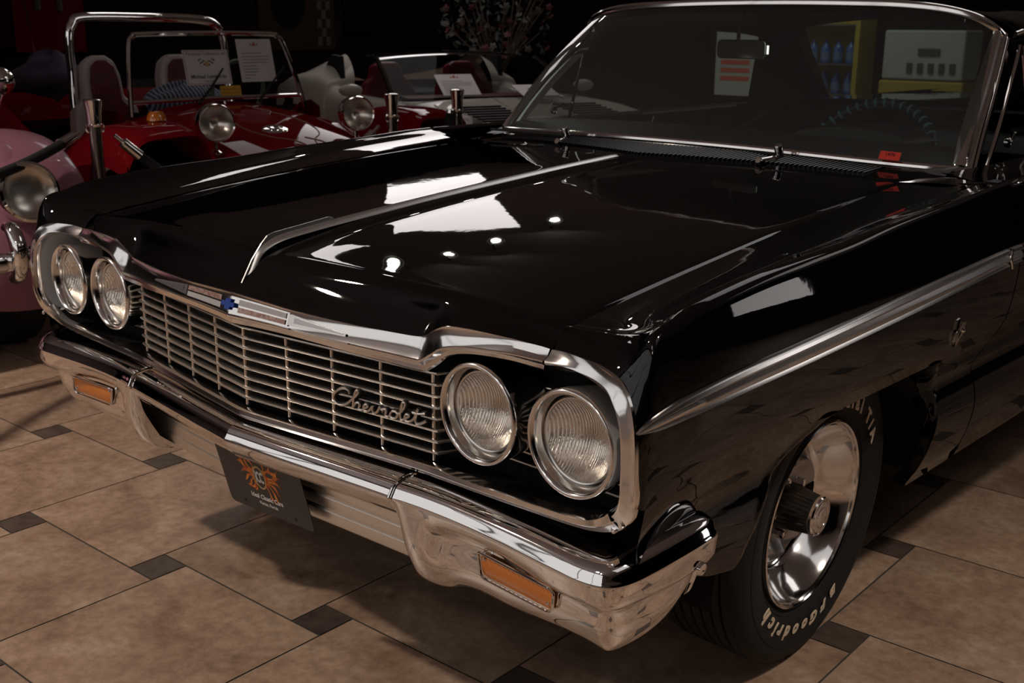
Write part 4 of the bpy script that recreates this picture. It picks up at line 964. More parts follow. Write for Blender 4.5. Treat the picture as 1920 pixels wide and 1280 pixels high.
b=MB(); b.grid([[Vector((x,2.25+d,z)) for d in xs(-.5,.5,4)] for x,z in((-3.62,.85),(-3.66,.62),(-3.7,.35),(-5.4,.35),(-5.45,.7))]); bp(b,'cockpit_floor',DARK)
for sg in(-1,1):
    for xx in(-3.0,-5.2):
        M=frame((xx,2.25+sg*.80,.33),(0,sg,0),(1,0,0)); b=MB(); b.lathe([(-.12,.0),(-.12,.19),(-.13,.25),(-.11,.32),(.10,.33),(.125,.27),(.12,.19),(.06,.18),(.05,0)],40,M); bp(b,'wheel',RUB)
# pinstripes on the hood
PIN=mat('pinstripe_gold',(.30,.18,.12),.4)
for sg in(-1,1):
    for P_ in ([(-3.45,.08),(-3.3,.10),(-3.2,.17),(-3.05,.20),(-2.9,.15),(-2.82,.06),(-2.75,.03)],[(-3.45,.16),(-3.38,.08),(-3.3,.13),(-3.22,.07)],[(-2.85,.02),(-2.78,.09),(-2.72,.05),(-2.68,.10)]):
        pts=[Vector((p.x,2.25+sg*p.y,bz(p.x,sg*p.y)+.0015)) for p in spl([(a,b_,0) for a,b_ in P_],30)]; b=MB(); b.tube(pts,.0028,5); bp(b,'pinstripe',PIN)
b=MB(); b.lathe([(0,.0),(.012,.02),(.008,.06),(0,.075)],30,frame((-2.98,2.19,bz(-2.98,0)-.002),(.30,0,.95),(0,1,0))@Matrix.Diagonal((1,1,.75,1))); bp(b,'fuel_cap',CHROME)
for yy,nm in((1.775,'a'),(2.62,'b')):
    hp_=empty('pod_headlight',tuple(BI@Vector((-2.88,yy,.845))),parent=bug)
    M=frame((0,0,0),(1,-.25,0),(0,0,1)); b=MB(); b.lathe([(.045,.080),(.050,.086),(.040,.090),(.0,.090),(-.03,.084),(-.065,.062),(-.085,.03),(-.09,0)],40,M); b.build('lamp_shell',CHROME,hp_)
    b=MB(); b.lathe([(.047,.080),(.058,.055),(.064,.03),(.066,0)],36,M); b.build('lamp_lens',LG,hp_)
    b=MB(); b.lathe([(.043,.080),(.02,.066),(-.01,.03),(-.02,0)],30,M); b.build('lamp_mirror',REFL,hp_)
    b=MB(); b.tube([(0,0,-.088),(0,0,-.16)],.012,10); b.lathe([(0,.03),(.01,.028),(.02,.015)],20,frame((0,0,-.15),(0,0,1),(1,0,0))); b.build('lamp_stem',CHROME,hp_)
b=MB(); b.lathe([(0,.045),(.02,.042),(.04,.03),(.045,0)],20,frame((-2.97,1.53,.862),(0,0,1),(1,0,0))); bp(b,'marker_lamp',AMBER)
wsf=[(-3.58,1.735,.83),(-3.62,1.76,1.0),(-3.665,1.80,1.19),(-3.672,1.825,1.225),(-3.675,1.87,1.238),(-3.68,2.25,1.243),(-3.675,2.66,1.238),(-3.672,2.705,1.225),(-3.665,2.74,1.19),(-3.62,2.79,1.0),(-3.58,2.815,.83)]
b=MB(); b.tube(spl(wsf,90),.013,8); b.tube([(-3.60,1.75,.90),(-3.60,2.25,.905),(-3.60,2.80,.90)],.011,8); bp(b,'windshield_frame',CHROME)
b=MB(); b.grid([[Vector((-3.60,1.76,.90)),Vector((-3.60,2.79,.90))],[Vector((-3.67,1.80,1.235)),Vector((-3.67,2.73,1.235))]]); bp(b,'windshield_glass',thin_glass('buggy_glass',(.88,.88,.88),0,1.1))
rb=[(-4.45,1.86,.45),(-4.48,1.87,.82),(-4.50,1.885,1.0),(-4.5,1.885,1.20),(-4.5,1.91,1.285),(-4.5,1.98,1.325),(-4.5,2.35,1.328),(-4.5,2.72,1.318),(-4.5,2.84,1.28),(-4.5,2.885,1.19),(-4.5,2.90,.95),(-4.45,2.90,.45)]
b=MB(); b.tube(spl(rb,110),.026,12); bp(b,'roll_bar',CHROME)
b=MB(); b.tube([(-5.3,2.06,.9),(-5.3,2.03,1.25),(-5.3,1.98,1.6)],.003,5); bp(b,'antenna',CHROME)
WV=mat('white_vinyl',(.50,.44,.42),.5); RV=mat('red_vinyl',(.10,.004,.008),.5)
for yy in(2.03,2.52):
    st_=empty('seat',tuple(BI@Vector((-4.25,yy,0))),parent=bug); 
    pr=[(-.20,.45),(-.21,.70),(-.19,.84),(-.12,.90),(-.115,1.02),(-.09,1.10),(-.04,1.135),(.04,1.135),(.09,1.10),(.115,1.02),(.12,.90),(.19,.84),(.21,.70),(.20,.45)]
    Ms_=frame((0,0,0),(0,1,0),(-.18,0,1)); b=MB(); b.prism(pr,Ms_,-.10,.0); b.build('seat_shell',WV,st_,bevel=.02,smooth=False)
    ip=[(x*.72,.45+(z-.45)*.955) for x,z in pr]; b=MB(); b.prism(ip,Ms_,.0,.03); b.build('seat_insert',RV,st_,bevel=.012,smooth=False)
    b=MB(); b.box((.28,0,.45),(.5,.44,.14)); b.build('seat_cushion',WV,st_,bevel=.03,smooth=False)
for yy,tl,zz in((2.12,.17,.92),(2.50,.19,.92)):
    b=MB(); b.tube([(-3.57,yy,.88),(-3.60,yy+.10,.96),(-3.615,yy+.02+tl,1.06)],[.008,.007,.005],6); bp(b,'wiper_arm',BLK)
b=MB(); b.tube([(-3.85+.03*math.sin(a),2.55+.17*math.cos(a),.93+.16*math.sin(a)) for a in [2*math.pi*k/40 for k in range(40)]],.013,8,closed=True); bp(b,'steering_wheel',mat('wheel_green',(.10,.14,.09),.5))
card('info_card',frame((-3.665,2.245,1.065),(0.02,1,0),(-.22,0,1)),.275,.185,'landscape card with racing flags, upright behind the dune buggy windshield, left of the text sheet',0)
card('info_card',frame((-3.675,2.565,1.095),(0.02,1,0),(-.22,0,1)),.225,.235,'portrait sheet of typed text, upright behind the dune buggy windshield on its right',1)
b=MB(); M=frame((-3.645,2.37,.935),(0,1,0),(-.2,0,1)); b.prism([(-.065,-.03),(.065,-.03),(.065,.03),(-.065,.03)],M,0,.002); tg=b.build('price_tag',YEL,smooth=False); tag(tg,'small yellow tag behind the dune buggy windshield below the flag card','tag')
b=MB()
for k in range(2): b=MB(); b.prism([(-.055,-.012+.02*k),(.055,-.012+.02*k),(.055,-.008+.02*k),(-.055,-.008+.02*k)],M,.002,.003); b.build('tag_line',REDI,tg,smooth=False)
# clothing on the seats and behind the roll bar
STR=mat('striped_cloth',(.05,.06,.12),.9); N_,L_,b_=nodes(STR); tc=N_.new('ShaderNodeTexCoord'); w1=N_.new('ShaderNodeTexWave'); w1.inputs['Scale'].default_value=14; w1.bands_direction='Y'; cr=N_.new('ShaderNodeValToRGB'); cr.color_ramp.elements[0].position=.45; cr.color_ramp.elements[1].position=.55; cr.color_ramp.elements[0].color=(.015,.025,.06,1); cr.color_ramp.elements[1].color=(.2,.22,.28,1)
L_.new(tc.outputs['Object'],w1.inputs['Vector']); L_.new(w1.outputs['Fac'],cr.inputs['Fac']); L_.new(cr.outputs['Color'],b_.inputs['Base Color'])
def blob(name,loc,rad,m,seed,label,cat,sq=.3):
    random.seed(seed); ph=[random.random()*6 for _ in range(6)]; b=MB(); rows=[]
    for i in range(25):
        t=math.pi*i/24; row=[]
        for k in range(36):
            p=2*math.pi*k/36; q=1+sq*(.3*math.sin(3*p+ph[0])+.2*math.sin(5*p+ph[1]+3*t)+.2*math.sin(4*t+ph[2]))
            row.append((rad[0]*q*math.sin(t)*math.cos(p),rad[1]*q*math.sin(t)*math.sin(p),rad[2]*q*math.cos(t)))
        rows.append(row)
    b.grid(rows,cv=True,flip=True); o=b.build(name,m); o.location=loc; return tag(o,label,cat)
blob('folded_shirt',(-4.02,2.32,.86),(.12,.24,.11),STR,3,'blue and white striped shirt lying on the dune buggy seat behind the windshield','shirt')
PUR=mat('purple_cloth',(.05,.035,.065),.9)
blob('bundled_jacket',(-5.05,2.03,.98),(.14,.22,.12),PUR,8,'crumpled purple jacket heaped behind the dune buggy roll bar','jacket',.5)
# ============================================================ PINK BEETLE (faces +x)
PK=mat('pink_paint',(.27,.115,.155),.4,0,Specular_IOR_Level=.1,Coat_Weight=.3,Coat_Roughness=.03)
vw=empty('compact_car',(-2.9,.10,0)); tag(vw,'rounded pink compact car at the left edge with big round headlamp','car'); VI=Matrix.Translation((2.9,-.10,0))
def vp(mb,name,m,par=vw,**k): mb.v=[tuple(VI@Vector(v)) for v in mb.v]; return mb.build(name,m,par,**k)
def ellipsoid(c,r,nu=40,nv=24,M=None,mask=None):
    b=MB(); rows=[[Vector((c[0]+r[0]*math.sin(math.pi*i/nv)*math.cos(2*math.pi*k/nu),c[1]+r[1]*math.sin(math.pi*i/nv)*math.sin(2*math.pi*k/nu),c[2]+r[2]*math.cos(math.pi*i/nv))) for k in range(nu)] for i in range(nv+1)]
    b.grid(rows,cv=True,flip=True,mask=mask); return b
for sg in(1,-1):
    yc=.10+sg*.52; 
    b=MB(); rows=[]
    for i in range(33):       # sweep of the fender back over the wheel
        a=math.pi*(-.18+1.12*i/32)
        row=[]
        for k in range(19):
            q=math.pi*k/18; ry=.235; rr=.36+.075*math.sin(q)**.8*1.0
            row.append(Vector((-2.86+(rr+.02)*math.cos(a)*1.08,yc+sg*.09-ry*sg*math.cos(q)*1.0,.445+rr*math.sin(a))))
        rows.append(row)
    b.grid(rows); vp(b,'front_fender',PK,recalc=True)
    b=ellipsoid((-2.745,yc+sg*.035,.655),(.245,.205,.205)); vp(b,'headlamp_bulge',PK)
    lamp=empty('headlight',tuple(VI@Vector((-2.375,yc+sg*.030,.680))),parent=vw); M=frame((0,0,0),(1,0,.18),(0,0,1))
    b=MB(); b.lathe([(-.06,.114),(.0,.118),(.012,.114),(.016,.104),(.006,.098)],48,M); b.build('lamp_ring',CHROME,lamp)
    b=MB(); b.lathe([(.006,.100),(.024,.075),(.034,.045),(.038,0)],40,M); b.build('lamp_lens',LG,lamp)
    b=MB(); b.lathe([(.004,.100),(-.008,.09),(-.02,.06),(-.026,.03),(-.028,0)],40,M); b.build('lamp_mirror',REFL,lamp)
    b=MB(); b.lathe([(-.10,0),(-.10,.19),(-.11,.24),(-.09,.315),(.04,.32),(.07,.27),(.06,.19),(.02,.18),(.015,0)],40,frame((-2.86,yc+sg*.10,.32),(0,sg,0),(1,0,0))); vp(b,'wheel',RUB)
    b=MB(); b.lathe([(-.10,0),(-.10,.19),(-.11,.24),(-.09,.315),(.04,.32),(.07,.27),(.06,.19),(.02,.18),(.015,0)],40,frame((-5.2,yc+sg*.10,.32),(0,sg,0),(1,0,0))); vp(b,'wheel',RUB)
    b=ellipsoid((-5.2,yc+sg*.05,.42),(.46,.26,.40)); vp(b,'rear_fender',PK)
b=MB(); rows=[]
for x,w,zt_,zs in((-2.42,.10,.50,.40),(-2.45,.28,.66,.45),(-2.58,.34,.80,.5),(-2.8,.40,.90,.55),(-3.1,.47,.98,.6),(-3.4,.56,1.02,.65),(-3.9,.66,1.02,.7),(-4.5,.70,1.02,.7),(-5.1,.62,1.0,.65),(-5.6,.45,.82,.5),(-5.85,.2,.55,.42)):
    rows.append([Vector((x,.10+w*d,zs*.7 if abs(d)>=.999 else zs+(zt_-zs)*max(0,(1-abs(d)**3))**.6)) for d in (-1,-.99,-.92,-.75,-.5,-.25,0,.25,.5,.75,.92,.99,1)])
b.grid([spl([r[i] for r in rows],40) for i in range(13)]); vp(b,'body',PK,recalc=True)
b=MB(); rows=[]
for x,w,z in((-3.42,.52,1.0),(-3.62,.50,1.22),(-3.78,.46,1.38),(-4.1,.44,1.47),(-4.5,.44,1.46),(-4.9,.42,1.36),(-5.2,.38,1.18),(-5.45,.34,1.0)):
    rows.append([Vector((x,.10+w*d,z-.10*abs(d)**4)) for d in xs(-1,1,9)])
b.grid([spl([r[i] for r in rows],30) for i in range(9)],mask=lambda i,j:not (5<=j<=0)); vp(b,'roof',PK,recalc=True)
for sg in(-1,1):
    b=MB(); b.grid([[Vector((-3.5,.10+sg*.52,1.0)),Vector((-3.75,.10+sg*.46,1.30)),Vector((-4.4,.10+sg*.45,1.36)),Vector((-4.95,.10+sg*.42,1.24)),Vector((-5.3,.10+sg*.40,1.0))],[Vector((-3.5,.10+sg*.55,.98)),Vector((-3.8,.10+sg*.60,.98)),Vector((-4.4,.10+sg*.62,.98)),Vector((-4.95,.10+sg*.55,.98)),Vector((-5.3,.10+sg*.45,.98))]]); vp(b,'side_window',DARK,recalc=True)
b=MB(); b.tube(spl([(-2.62,.10-.86,.44),(-2.40,.10-.78,.44),(-2.26,.10-.55,.455),(-2.18,.10,.46),(-2.26,.10+.50,.455),(-2.36,.10+.64,.45),(-2.60,.10+.80,.44)],50),.036,14,sx=.6,sz=1); vp(b,'front_bumper',CHROME)
for sg in(-1,1):
    b=MB(); b.tube(spl([(-2.26,.10+sg*.415,.39),(-2.215,.10+sg*.415,.42),(-2.20,.10+sg*.415,.50),(-2.235,.10+sg*.415,.565),(-2.28,.10+sg*.415,.575)],20),[.024+.006*math.sin(math.pi*k/19) for k in range(20)],14); vp(b,'bumper_guard',CHROME)
for sg in(-1,1):
    m__=empty('side_mirror',tuple(VI@Vector((-3.30,.10+sg*.88,1.045))),parent=vw); b=MB(); b.lathe([(.05,0),(.045,.03),(.02,.055),(-.005,.062),(-.010,.058),(-.008,0)],30,frame((0,0,0),(1,0,.1),(0,0,1))); b.build('mirror_shell',CHROME,m__)
    b=MB(); b.tube([(0,0,-.05),(-.02,-sg*.02,-.12),(-.04,-sg*.28,-.16)],.008,8); b.build('mirror_arm',CHROME,m__)
# ============================================================ WHITE SPORTS CAR (faces +x)
WP=mat('cream_paint',(.40,.37,.325),.4,0,Specular_IOR_Level=.0,Coat_IOR=1.2,Coat_Weight=1,Coat_Roughness=.03)
fx=empty('sports_car',(-4.6,4.68,0)); FXM=Matrix.Translation((-4.37,4.92,0))@Matrix.Rotation(R(-18),4,'Z')@Matrix.Translation((4.6,-4.68,0)); tag(fx,'low cream white sports car with black roof panel and red seats','car'); FI=Matrix.Translation((4.6,-4.68,0))
def fp_(mb,name,m,par=fx,**k): mb.v=[tuple(FI@Vector(v)) for v in mb.v]; return mb.build(name,m,par,**k)
stt=[(-2.55,[(.60,.25),(.66,.36),(.66,.44),(.60,.50),(.45,.52),(.2,.53),(0,.53)]),
(-2.75,[(.74,.22),(.80,.38),(.79,.50),(.72,.57),(.5,.58),(.25,.585),(0,.585)]),
(-3.2,[(.80,.22),(.87,.40),(.86,.58),(.78,.67),(.56,.64),(.25,.64),(0,.64)]),
(-3.75,[(.80,.22),(.89,.42),(.88,.62),(.80,.745),(.58,.70),(.25,.695),(0,.695)]),
(-4.2,[(.80,.22),(.87,.42),(.87,.64),(.80,.765),(.62,.76),(.3,.78),(0,.785)]),
(-4.35,[(.80,.22),(.86,.42),(.86,.64),(.81,.765),(.70,.775),(.66,.72),(.64,.60)]),
(-5.3,[(.80,.22),(.86,.42),(.86,.66),(.81,.78),(.72,.79),(.66,.72),(.64,.60)]),
(-5.45,[(.80,.22),(.87,.42),(.88,.68),(.84,.84),(.76,.88),(.70,.90),(.60,.92)]),
(-5.7,[(.82,.22),(.90,.42),(.90,.70),(.86,.86),(.76,.94),(.66,1.02),(.58,1.06)]),
(-6.2,[(.82,.22),(.91,.42),(.91,.70),(.86,.86),(.76,.90),(.64,.93),(.5,.92)]),
(-6.75,[(.78,.30),(.84,.45),(.84,.66),(.80,.78),(.66,.80),(.4,.80),(0,.80)])]
cs=[[Vector((x,4.68-w,z)) for w,z in s_] for x,s_ in stt]; c2=[spl(c,34) for c in cs]; rows=[spl([c[i] for c in c2],110) for i in range(34)]
msk=lambda i,j: not any(math.hypot(rows[i][j].x-xx,rows[i][j].z-.33)<.36 and rows[i][j].z<.68 and rows[i][j].y<4.2 for xx in(-3.8,-6.15))
b=MB(); b.grid(rows,mask=msk); m2=MB(); m2.v=[(x,2*4.68-y,z) for x,y,z in b.v]; m2.f=[f_[::-1] for f_ in b.f]; mm=MB(); mm.add(b.v,b.f); mm.add(m2.v,m2.f); fp_(mm,'body',WP,recalc=False)
for xx in(-3.8,-6.15):
    for sg in(-1,1):
        b=MB(); b.lathe([(-.10,0),(-.10,.20),(-.11,.24),(-.09,.315),(.04,.32),(.07,.27),(.06,.20),(.02,.19),(.015,0)],40,frame((xx,4.68+sg*.78,.32),(0,sg,0),(1,0,0))); fp_(b,'wheel',RUB)
        b=MB(); b.lathe([(.0,.19),(.03,.17),(.02,.06),(.04,0)],30,frame((xx,4.68+sg*.80,.32),(0,sg,0),(1,0,0))); fp_(b,'wheel_disc',SILVER)
b=MB(); b.box((-4.85,4.68,.45),(1.0,1.3,.05)); b.box((-3.8,4.68,.45),(1.1,1.1,.3)); b.box((-6.1,4.68,.5),(1.0,1.2,.5)); fp_(b,'underfloor',DARK,smooth=False)
RVB=mat('red_leather',(.13,.004,.012),.45)
b=MB(); b.grid([[Vector((x,4.68+d,z)) for d in xs(-.64,.64,4)] for x,z in((-4.28,.79),(-4.45,.80),(-4.62,.76),(-4.66,.55))]); fp_(b,'dashboard',RVB,recalc=True)
for sg in(-1,1):
    st_=empty('seat',tuple(FI@Vector((-5.22,4.68+sg*.33,0))),parent=fx)
    pr=[(-.24,.35),(-.25,.70),(-.20,.86),(-.13,.92),(-.12,1.0),(-.08,1.03),(.08,1.03),(.12,1.0),(.13,.92),(.20,.86),(.25,.70),(.24,.35)]
    b=MB(); b.prism(pr,frame((0,0,0),(0,1,0),(-.22,0,1)),-.12,.02); b.build('seat_back',RVB,st_,bevel=.03,smooth=False)
    b=MB(); b.box((.30,0,.45),(.5,.48,.14)); b.build('seat_cushion',RVB,st_,bevel=.03,smooth=False)
BKG=mat('black_gloss',(.006,.006,.006),.08,0,Coat_Weight=1)
b=MB(); b.grid([[Vector((x,4.68+.66*d,z-.035*d*d)) for d in xs(-1,1,15)] for x,z in((-4.78,1.075),(-4.83,1.088),(-5.1,1.10),(-5.4,1.09))]); fp_(b,'roof_panel',BKG,recalc=True)
b=MB(); b.grid([[Vector((x,4.68+w*d,z-.02*d*d)) for d in xs(-1,1,11)] for x,z,w in((-4.22,.785,.76),(-4.5,.93,.72),(-4.78,1.07,.66))]); fp_(b,'windshield',thin_glass('dim_glass',(.7,.7,.7),0,1.05),recalc=True)
for sg in(-1,1):
    b=MB(); b.tube([(-4.22,4.68+sg*.77,.77),(-4.5,4.68+sg*.72,.915),(-4.80,4.68+sg*.665,1.05)],.018,8); fp_(b,'windshield_pillar',BKG)
    b=MB(); b.prism([(-5.42,.80),(-5.46,1.05),(-5.62,1.06),(-5.78,.96),(-5.62,.83)],frame((0,4.68+sg*.70,0),(1,0,0),(0,sg*.25*0,1)),-.02,.02); fp_(b,'quarter_window',DARK,smooth=False)
    b=ellipsoid((-4.55,4.68+sg*.97,.84),(.05,.09,.045),20,12); fp_(b,'side_mirror',WP)
b=MB()
for k in range(7): b.box((-3.30-.07*k,4.30,.70+.010*k),(.035,.34,.012))
fp_(b,'hood_vent',BLK,smooth=False); b=MB()
for k in range(7): b.box((-3.30-.07*k,5.06,.70+.010*k),(.035,.34,.012))
fp_(b,'hood_vent',BLK,smooth=False)
b=MB(); b.tube([(-2.72,4.0,.40),(-2.52,4.3,.40),(-2.50,5.06,.40),(-2.72,5.36,.40)],.05,8); fp_(b,'front_bumper',BLK)
fx.location=(-4.37,4.92,0); fx.rotation_euler=(0,0,R(-18))
card('info_card',FXM@frame((-4.34,4.45,.875),(.0,1,0),(-.75,0,.6)),.30,.22,'typed sheet with red crest propped on the cream sports car dashboard, behind the left posts',1)
card('info_card',FXM@frame((-4.13,4.98,.835),(.0,1,0),(-.95,0,.35)),.30,.20,'white card with racing flags lying on the cream sports car windshield',2)
# ============================================================ STANCHIONS AND ROPES
PST=mat('polished_steel',(.42,.39,.36),.16,1); VEL=mat('velvet_black',(.004,.004,.005),.9)
def stanchion(x,y,h,label):
    r_=empty('rope_stanchion',(x,y,0)); tag(r_,label,'rope post','chrome rope posts')
    Z=lambda z: frame((0,0,z),(0,0,1),(1,0,0))
    b=MB(); b.lathe([(0,0),(0,.16),(.008,.165),(.02,.16),(.035,.10),(.045,.04),(.05,.0)],40,Z(0)); b.build('base',PST,r_)
    b=MB(); b.lathe([(.03,.0255),(h-.10,.0255)],28,Z(0)); b.build('post',PST,r_)
    b=MB(); b.lathe([(-.11,.0255),(-.108,.031),(-.100,.033),(-.098,.028),(-.05,.030),(-.012,.036),(-.003,.037),(0,.033),(.002,.0)],32,Z(h)); b.build('cap',CHROME,r_)
    for a in(0,math.pi):
        b=MB(); b.tube([(.05*math.cos(q)*0+.028*math.cos(a+1.57)+.012*math.cos(q)*math.cos(a+1.57),.028*math.sin(a+1.57)+.012*math.cos(q)*math.sin(a+1.57),h-.115+.016*math.sin(q)) for q in [2*math.pi*k/14 for k in range(14)]],.004,6,closed=True); b.build('hook',CHROME,r_)
    return r_
P1=(-2.6,1.045,.995); P2=(-2.35,2.42,.975); P3=(-2.40,2.90,.975); P0=(-1.85,-.45,.98)
stanchion(P1[0],P1[1],P1[2],'chrome rope post between the pink car and the red dune buggy'); stanchion(P2[0],P2[1],P2[2],'chrome rope post beside the dune buggy headlamp, left one of the close pair'); stanchion(P3[0],P3[1],P3[2],'chrome rope post before the cream sports car, right one of the close pair'); 
def rope(a,b_,sag,label,ends=(1,1)):
    r_=empty('barrier_rope',((a[0]+b_[0])/2,(a[1]+b_[1])/2,0)); tag(r_,label,'rope','black velvet ropes'); o=r_.location
    A=Vector(a)-o; B=Vector(b_)-o; d=(B-A).normalized(); pts=[]
    for k in range(41):
        t=k/40; p=A.lerp(B,t); p.z-=sag*4*t*(1-t); pts.append(p)
    m=MB(); m.tube(pts[3:-3],.020,10); m.build('rope_cover',VEL,r_)
    for e,(i0,i1) in enumerate(((1,4),(-2,-5))):
        m=MB(); m.tube([pts[i0],pts[i0].lerp(pts[i1],.3),pts[i0].lerp(pts[i1],.34),pts[i1]],[.008,.009,.022,.024],12); m.build('rope_end',CHROME,r_)
hk=lambda P,s:(P[0]+.0,P[1]+s*.045,P[2]-.115)
rope(hk(P1,-1),hk(P0,1),.13,'black velvet rope crossing in front of the pink car'); rope(hk(P1,1),hk(P2,-1),.34,'black velvet rope sagging in front of the red dune buggy')
b=MB(); b.tube(spl([(P3[0],P3[1]-.055,.86),(P3[0],P3[1]-.075,.6),(P3[0]+.01,P3[1]-.09,.4),(P3[0]+.02,P3[1]-.10,.25)],16),.022,10); hr=b.build('hanging_rope',VEL); tag(hr,'black velvet rope hanging straight down from the rope post before the cream sports car','rope')
b=MB(); b.tube([(P3[0],P3[1]-.045,.875),(P3[0],P3[1]-.05,.83)],.023,12); b.build('rope_end',CHROME,hr)
# ============================================================ WALL DECOR AND DISPLAYS
def panel(name,c,w,h,nrm,m,label,cat,t=.02,group=None):
    M=frame(c,Vector((0,0,1)).cross(Vector(nrm)),(0,0,1)); b=MB(); b.prism(rrect(w,h,.01,2),M,0,t); o=b.build(name,m,smooth=False); tag(o,label,cat,group); return o,M
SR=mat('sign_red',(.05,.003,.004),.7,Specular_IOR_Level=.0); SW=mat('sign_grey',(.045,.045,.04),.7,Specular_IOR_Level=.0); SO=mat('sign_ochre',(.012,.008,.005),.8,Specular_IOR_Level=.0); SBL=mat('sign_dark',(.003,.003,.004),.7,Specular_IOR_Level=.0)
o,M=panel('wall_sign',(-9.17,3.95,1.42),.70,.80,(1,0,0),SR,'dim red wall sign with a pale curved figure, left of the roll bar','sign')
b=MB(); b.tube([M@Vector((x,y,.02)) for x,y in [(.0+.11*math.cos(a),.03+.15*math.sin(a)) for a in xs(-.3,3.4,20)]],.03,6); b.build('sign_figure',SW,o)
b=MB(); b.prism([(-.31,.22),(.31,.22),(.31,.36),(-.31,.36)],M,.02,.024); b.build('sign_header',SW,o,smooth=False)
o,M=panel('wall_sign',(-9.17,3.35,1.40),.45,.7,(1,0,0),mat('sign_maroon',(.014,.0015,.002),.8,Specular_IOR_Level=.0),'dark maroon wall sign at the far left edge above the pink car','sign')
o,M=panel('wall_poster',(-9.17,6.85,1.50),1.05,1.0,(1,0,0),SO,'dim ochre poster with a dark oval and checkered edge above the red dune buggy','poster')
ell(M,-.12,.05,.24,.32,.02,.026).build('poster_oval',SBL,o,smooth=False)
b=MB()
for i in range(3):
    for j in range(9):
        if(i+j)%2==0: b.prism([(.28+.06*i,-.45+.1*j),(.34+.06*i,-.45+.1*j),(.34+.06*i,-.35+.1*j),(.28+.06*i,-.35+.1*j)],M,.02,.024)
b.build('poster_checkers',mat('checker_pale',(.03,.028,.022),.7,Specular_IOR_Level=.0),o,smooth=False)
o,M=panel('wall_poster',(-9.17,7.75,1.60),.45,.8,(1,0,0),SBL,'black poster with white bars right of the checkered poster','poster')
b=MB()
for k in range(4): b.prism([(-.15+.08*k,.1),(-.11+.08*k,.1),(-.11+.08*k,.36),(-.15+.08*k,.36)],M,.02,.024)
b.build('poster_bars',SW,o,smooth=False)
# artificial flowering tree
tr=empty('flowering_plant',(-7.6,8.5,0)); tag(tr,'dim potted plant with red and white blossoms behind the cream sports car','plant')
random.seed(11)
b=MB(); b.lathe([(0,0),(0,.18),(.35,.24),(.36,.22),(.33,0)],24,frame((0,0,0),(0,0,1),(1,0,0))); b.build('pot',SBL,tr)
b=MB()
for k in range(26):
    a=random.random()*6.28; r2=.2+.5*random.random(); zt_=1.1+.8*random.random(); b.tube(spl([(0,0,.3),(.1*math.cos(a),.1*math.sin(a),.8),(r2*math.cos(a),r2*math.sin(a),zt_)],8),.008,5)
b.build('stems',mat('stem_brown',(.03,.02,.015),.8),tr)
lf=MB(); rdm=MB(); wtm=MB()
for k in range(420):
    a=random.random()*6.28; r2=.65*random.random()**.5; z=.95+1.0*random.random(); c_=Vector((r2*math.cos(a),r2*math.sin(a),z)); n1=Vector((random.uniform(-1,1),random.uniform(-1,1),random.uniform(-1,1))).normalized(); n2=n1.orthogonal().normalized(); s_=.045
    t_=lf if k%5 else (rdm if k%2 else wtm); s_=.045 if t_ is lf else .035
    M=frame(c_,n1,n2)
    if t_ is lf: t_.add([M@Vector(v) for v in((-s_,0,0),(0,-s_*.4,.004),(s_,0,0),(0,s_*.4,.004))],[(0,1,2,3)])
    else:
        for q in range(5):
            aa=q*1.2566; t_.add([M@Vector(v) for v in((0,0,0),(s_*math.cos(aa-.5),s_*math.sin(aa-.5),.01),(s_*1.3*math.cos(aa),s_*1.3*math.sin(aa),.015),(s_*math.cos(aa+.5),s_*math.sin(aa+.5),.01))],[(0,1,2,3)])
lf.build('foliage',mat('leaf_green',(.008,.012,.008),.7),tr,smooth=False,merge=0); rdm.build('red_blossoms',mat('petal_red',(.06,.003,.004),.7),tr,smooth=False,merge=0); wtm.build('white_blossoms',mat('petal_white',(.05,.05,.042),.7),tr,smooth=False,merge=0)
for n_ in('foliage','red_blossoms','white_blossoms'):
    for ch in tr.children:
        if ch.name==n_: ch['kind']='stuff'
# displays seen through the windshield, on the back wall
def facing(x,y): return Vector((1.86-x,-1.17-y,0)).normalized()
YP=mat('display_yellow',(.30,.24,.02),.6); WPN=mat('display_white',(.32,.36,.33),.6); BLU=mat('bottle_blue',(.015,.08,.28),.3)
sh_=empty('display_shelf',(-4.05,9.75,0)); tag(sh_,'yellow framed shelf rack against the back wall, seen through the car windows','shelf')
b=MB()
for sx_ in(-.40,.40): b.box((sx_,0,1.0),(.05,.35,2.0))
b.box((0,.16,1.0),(.8,.02,2.0)); b.build('rack_frame',YP,sh_,smooth=False)
for zz in(.32,.62,.92,1.3): b=MB(); b.box((0,-.02,zz),(.76,.32,.02)); b.build('rack_shelf',mat('rack_dark',(.05,.05,.05),.6) if zz==.32 else bpy.data.materials['rack_dark'],sh_,smooth=False)
b=MB(); b.lathe([(0,0),(0,.046),(.004,.05),(.14,.05),(.17,.036),(.20,.018),(.225,.018),(.226,0)],20,frame((0,0,0),(0,0,1),(1,0,0))); bt0=b.build('oil_bottle',BLU); b=MB(); b.lathe([(.03,.0507),(.11,.0507)],20,frame((0,0,0),(0,0,1),(1,0,0))); b.build('bottle_label',mat('bottle_label_pale',(.10,.16,.30),.5),bt0)
first=True
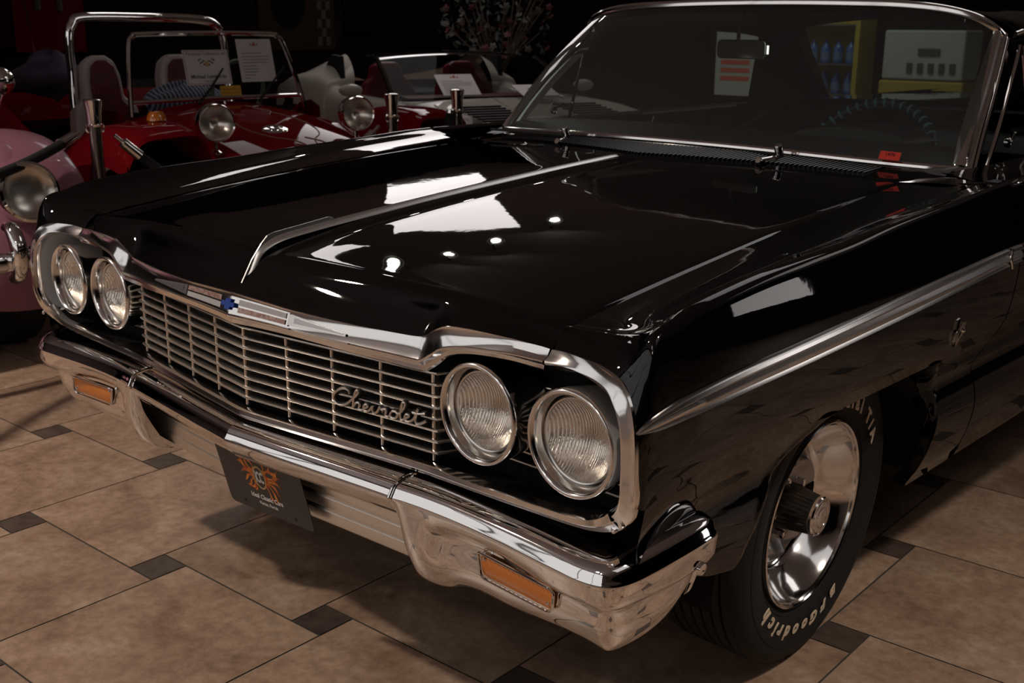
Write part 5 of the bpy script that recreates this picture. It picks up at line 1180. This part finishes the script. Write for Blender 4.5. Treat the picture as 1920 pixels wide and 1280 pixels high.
for zz,nm in((.631,'lower shelf'),(.931,'upper shelf')):
    for k in range(5):
        o=bt0 if first else copy_tree(bt0); first=False; o.location=(-4.05-.28+.14*k,9.71,zz); tag(o,'blue oil bottle standing on the %s of the yellow rack'%nm,'bottle','blue bottles on the %s of the yellow rack'%nm)
o=empty('pump_cabinet',(-2.95,9.75,0)); tag(o,'white display cabinet with five dark dials above a yellow base by the back wall','cabinet')
b=MB(); b.box((0,0,1.03),(.80,.4,.46)); b.build('dial_panel',WPN,o,bevel=.02,smooth=False)
b=MB(); b.box((0,0,.395),(.84,.42,.79)); b.build('cabinet_base',YP,o,bevel=.02,smooth=False)
for k in range(5): b=MB(); b.box((-.12+.105*k,-.205,.91),(.05,.02,.095)); b.build('dial',INK,o,smooth=False)
b=MB(); b.box((.06,-.205,1.06),(.21,.02,.065)); b.build('readout',INK,o,smooth=False)
o,M=panel('wall_poster',(-5.4,10.17,.95),.55,.85,(0,-1,0),WPN,'pale wall poster with red lettering blocks left of the yellow rack','poster')
b=MB()
for k in range(5): b.prism([(-.2,.1-.09*k),(.18,.1-.09*k),(.18,.15-.09*k),(-.2,.15-.09*k)],M,.02,.024)
b.build('poster_blocks',REDI,o,smooth=False)

TRK=emis('lamp_glow',(1,.93,.80),30)
for sx_,sy_ in((-3.56,2.98),(-3.54,3.59),(-3.70,4.29),(-4.08,5.41)):
    t_=empty('track_light',(sx_,sy_,3.05)); tag(t_,'black ceiling track spotlight above the parked cars','spotlight','ceiling track spotlights')
    d_=(Vector((.3,.2,.9))-Vector((sx_,sy_,3.05))).normalized(); M=frame((0,0,0),d_,(0,0,1))
    b=MB(); b.lathe([(-.16,0),(-.16,.055),(.02,.075),(.03,.072),(.01,.060)],24,M); b.build('lamp_housing',BLK,t_)
    b=MB(); b.lathe([(.012,.040),(.012,0)],24,M); b.build('lamp_face',TRK,t_)
    b=MB(); b.tube([(-.05,0,.03),(-.05,0,.20)],.012,8); b.build('lamp_stem',BLK,t_)

area('display_fill',(-3.6,8.2,3.1),(-3.7,9.8,.8),1.6,.4,17,(1,.95,.85))  # unseen fill added to brighten the back-wall displays
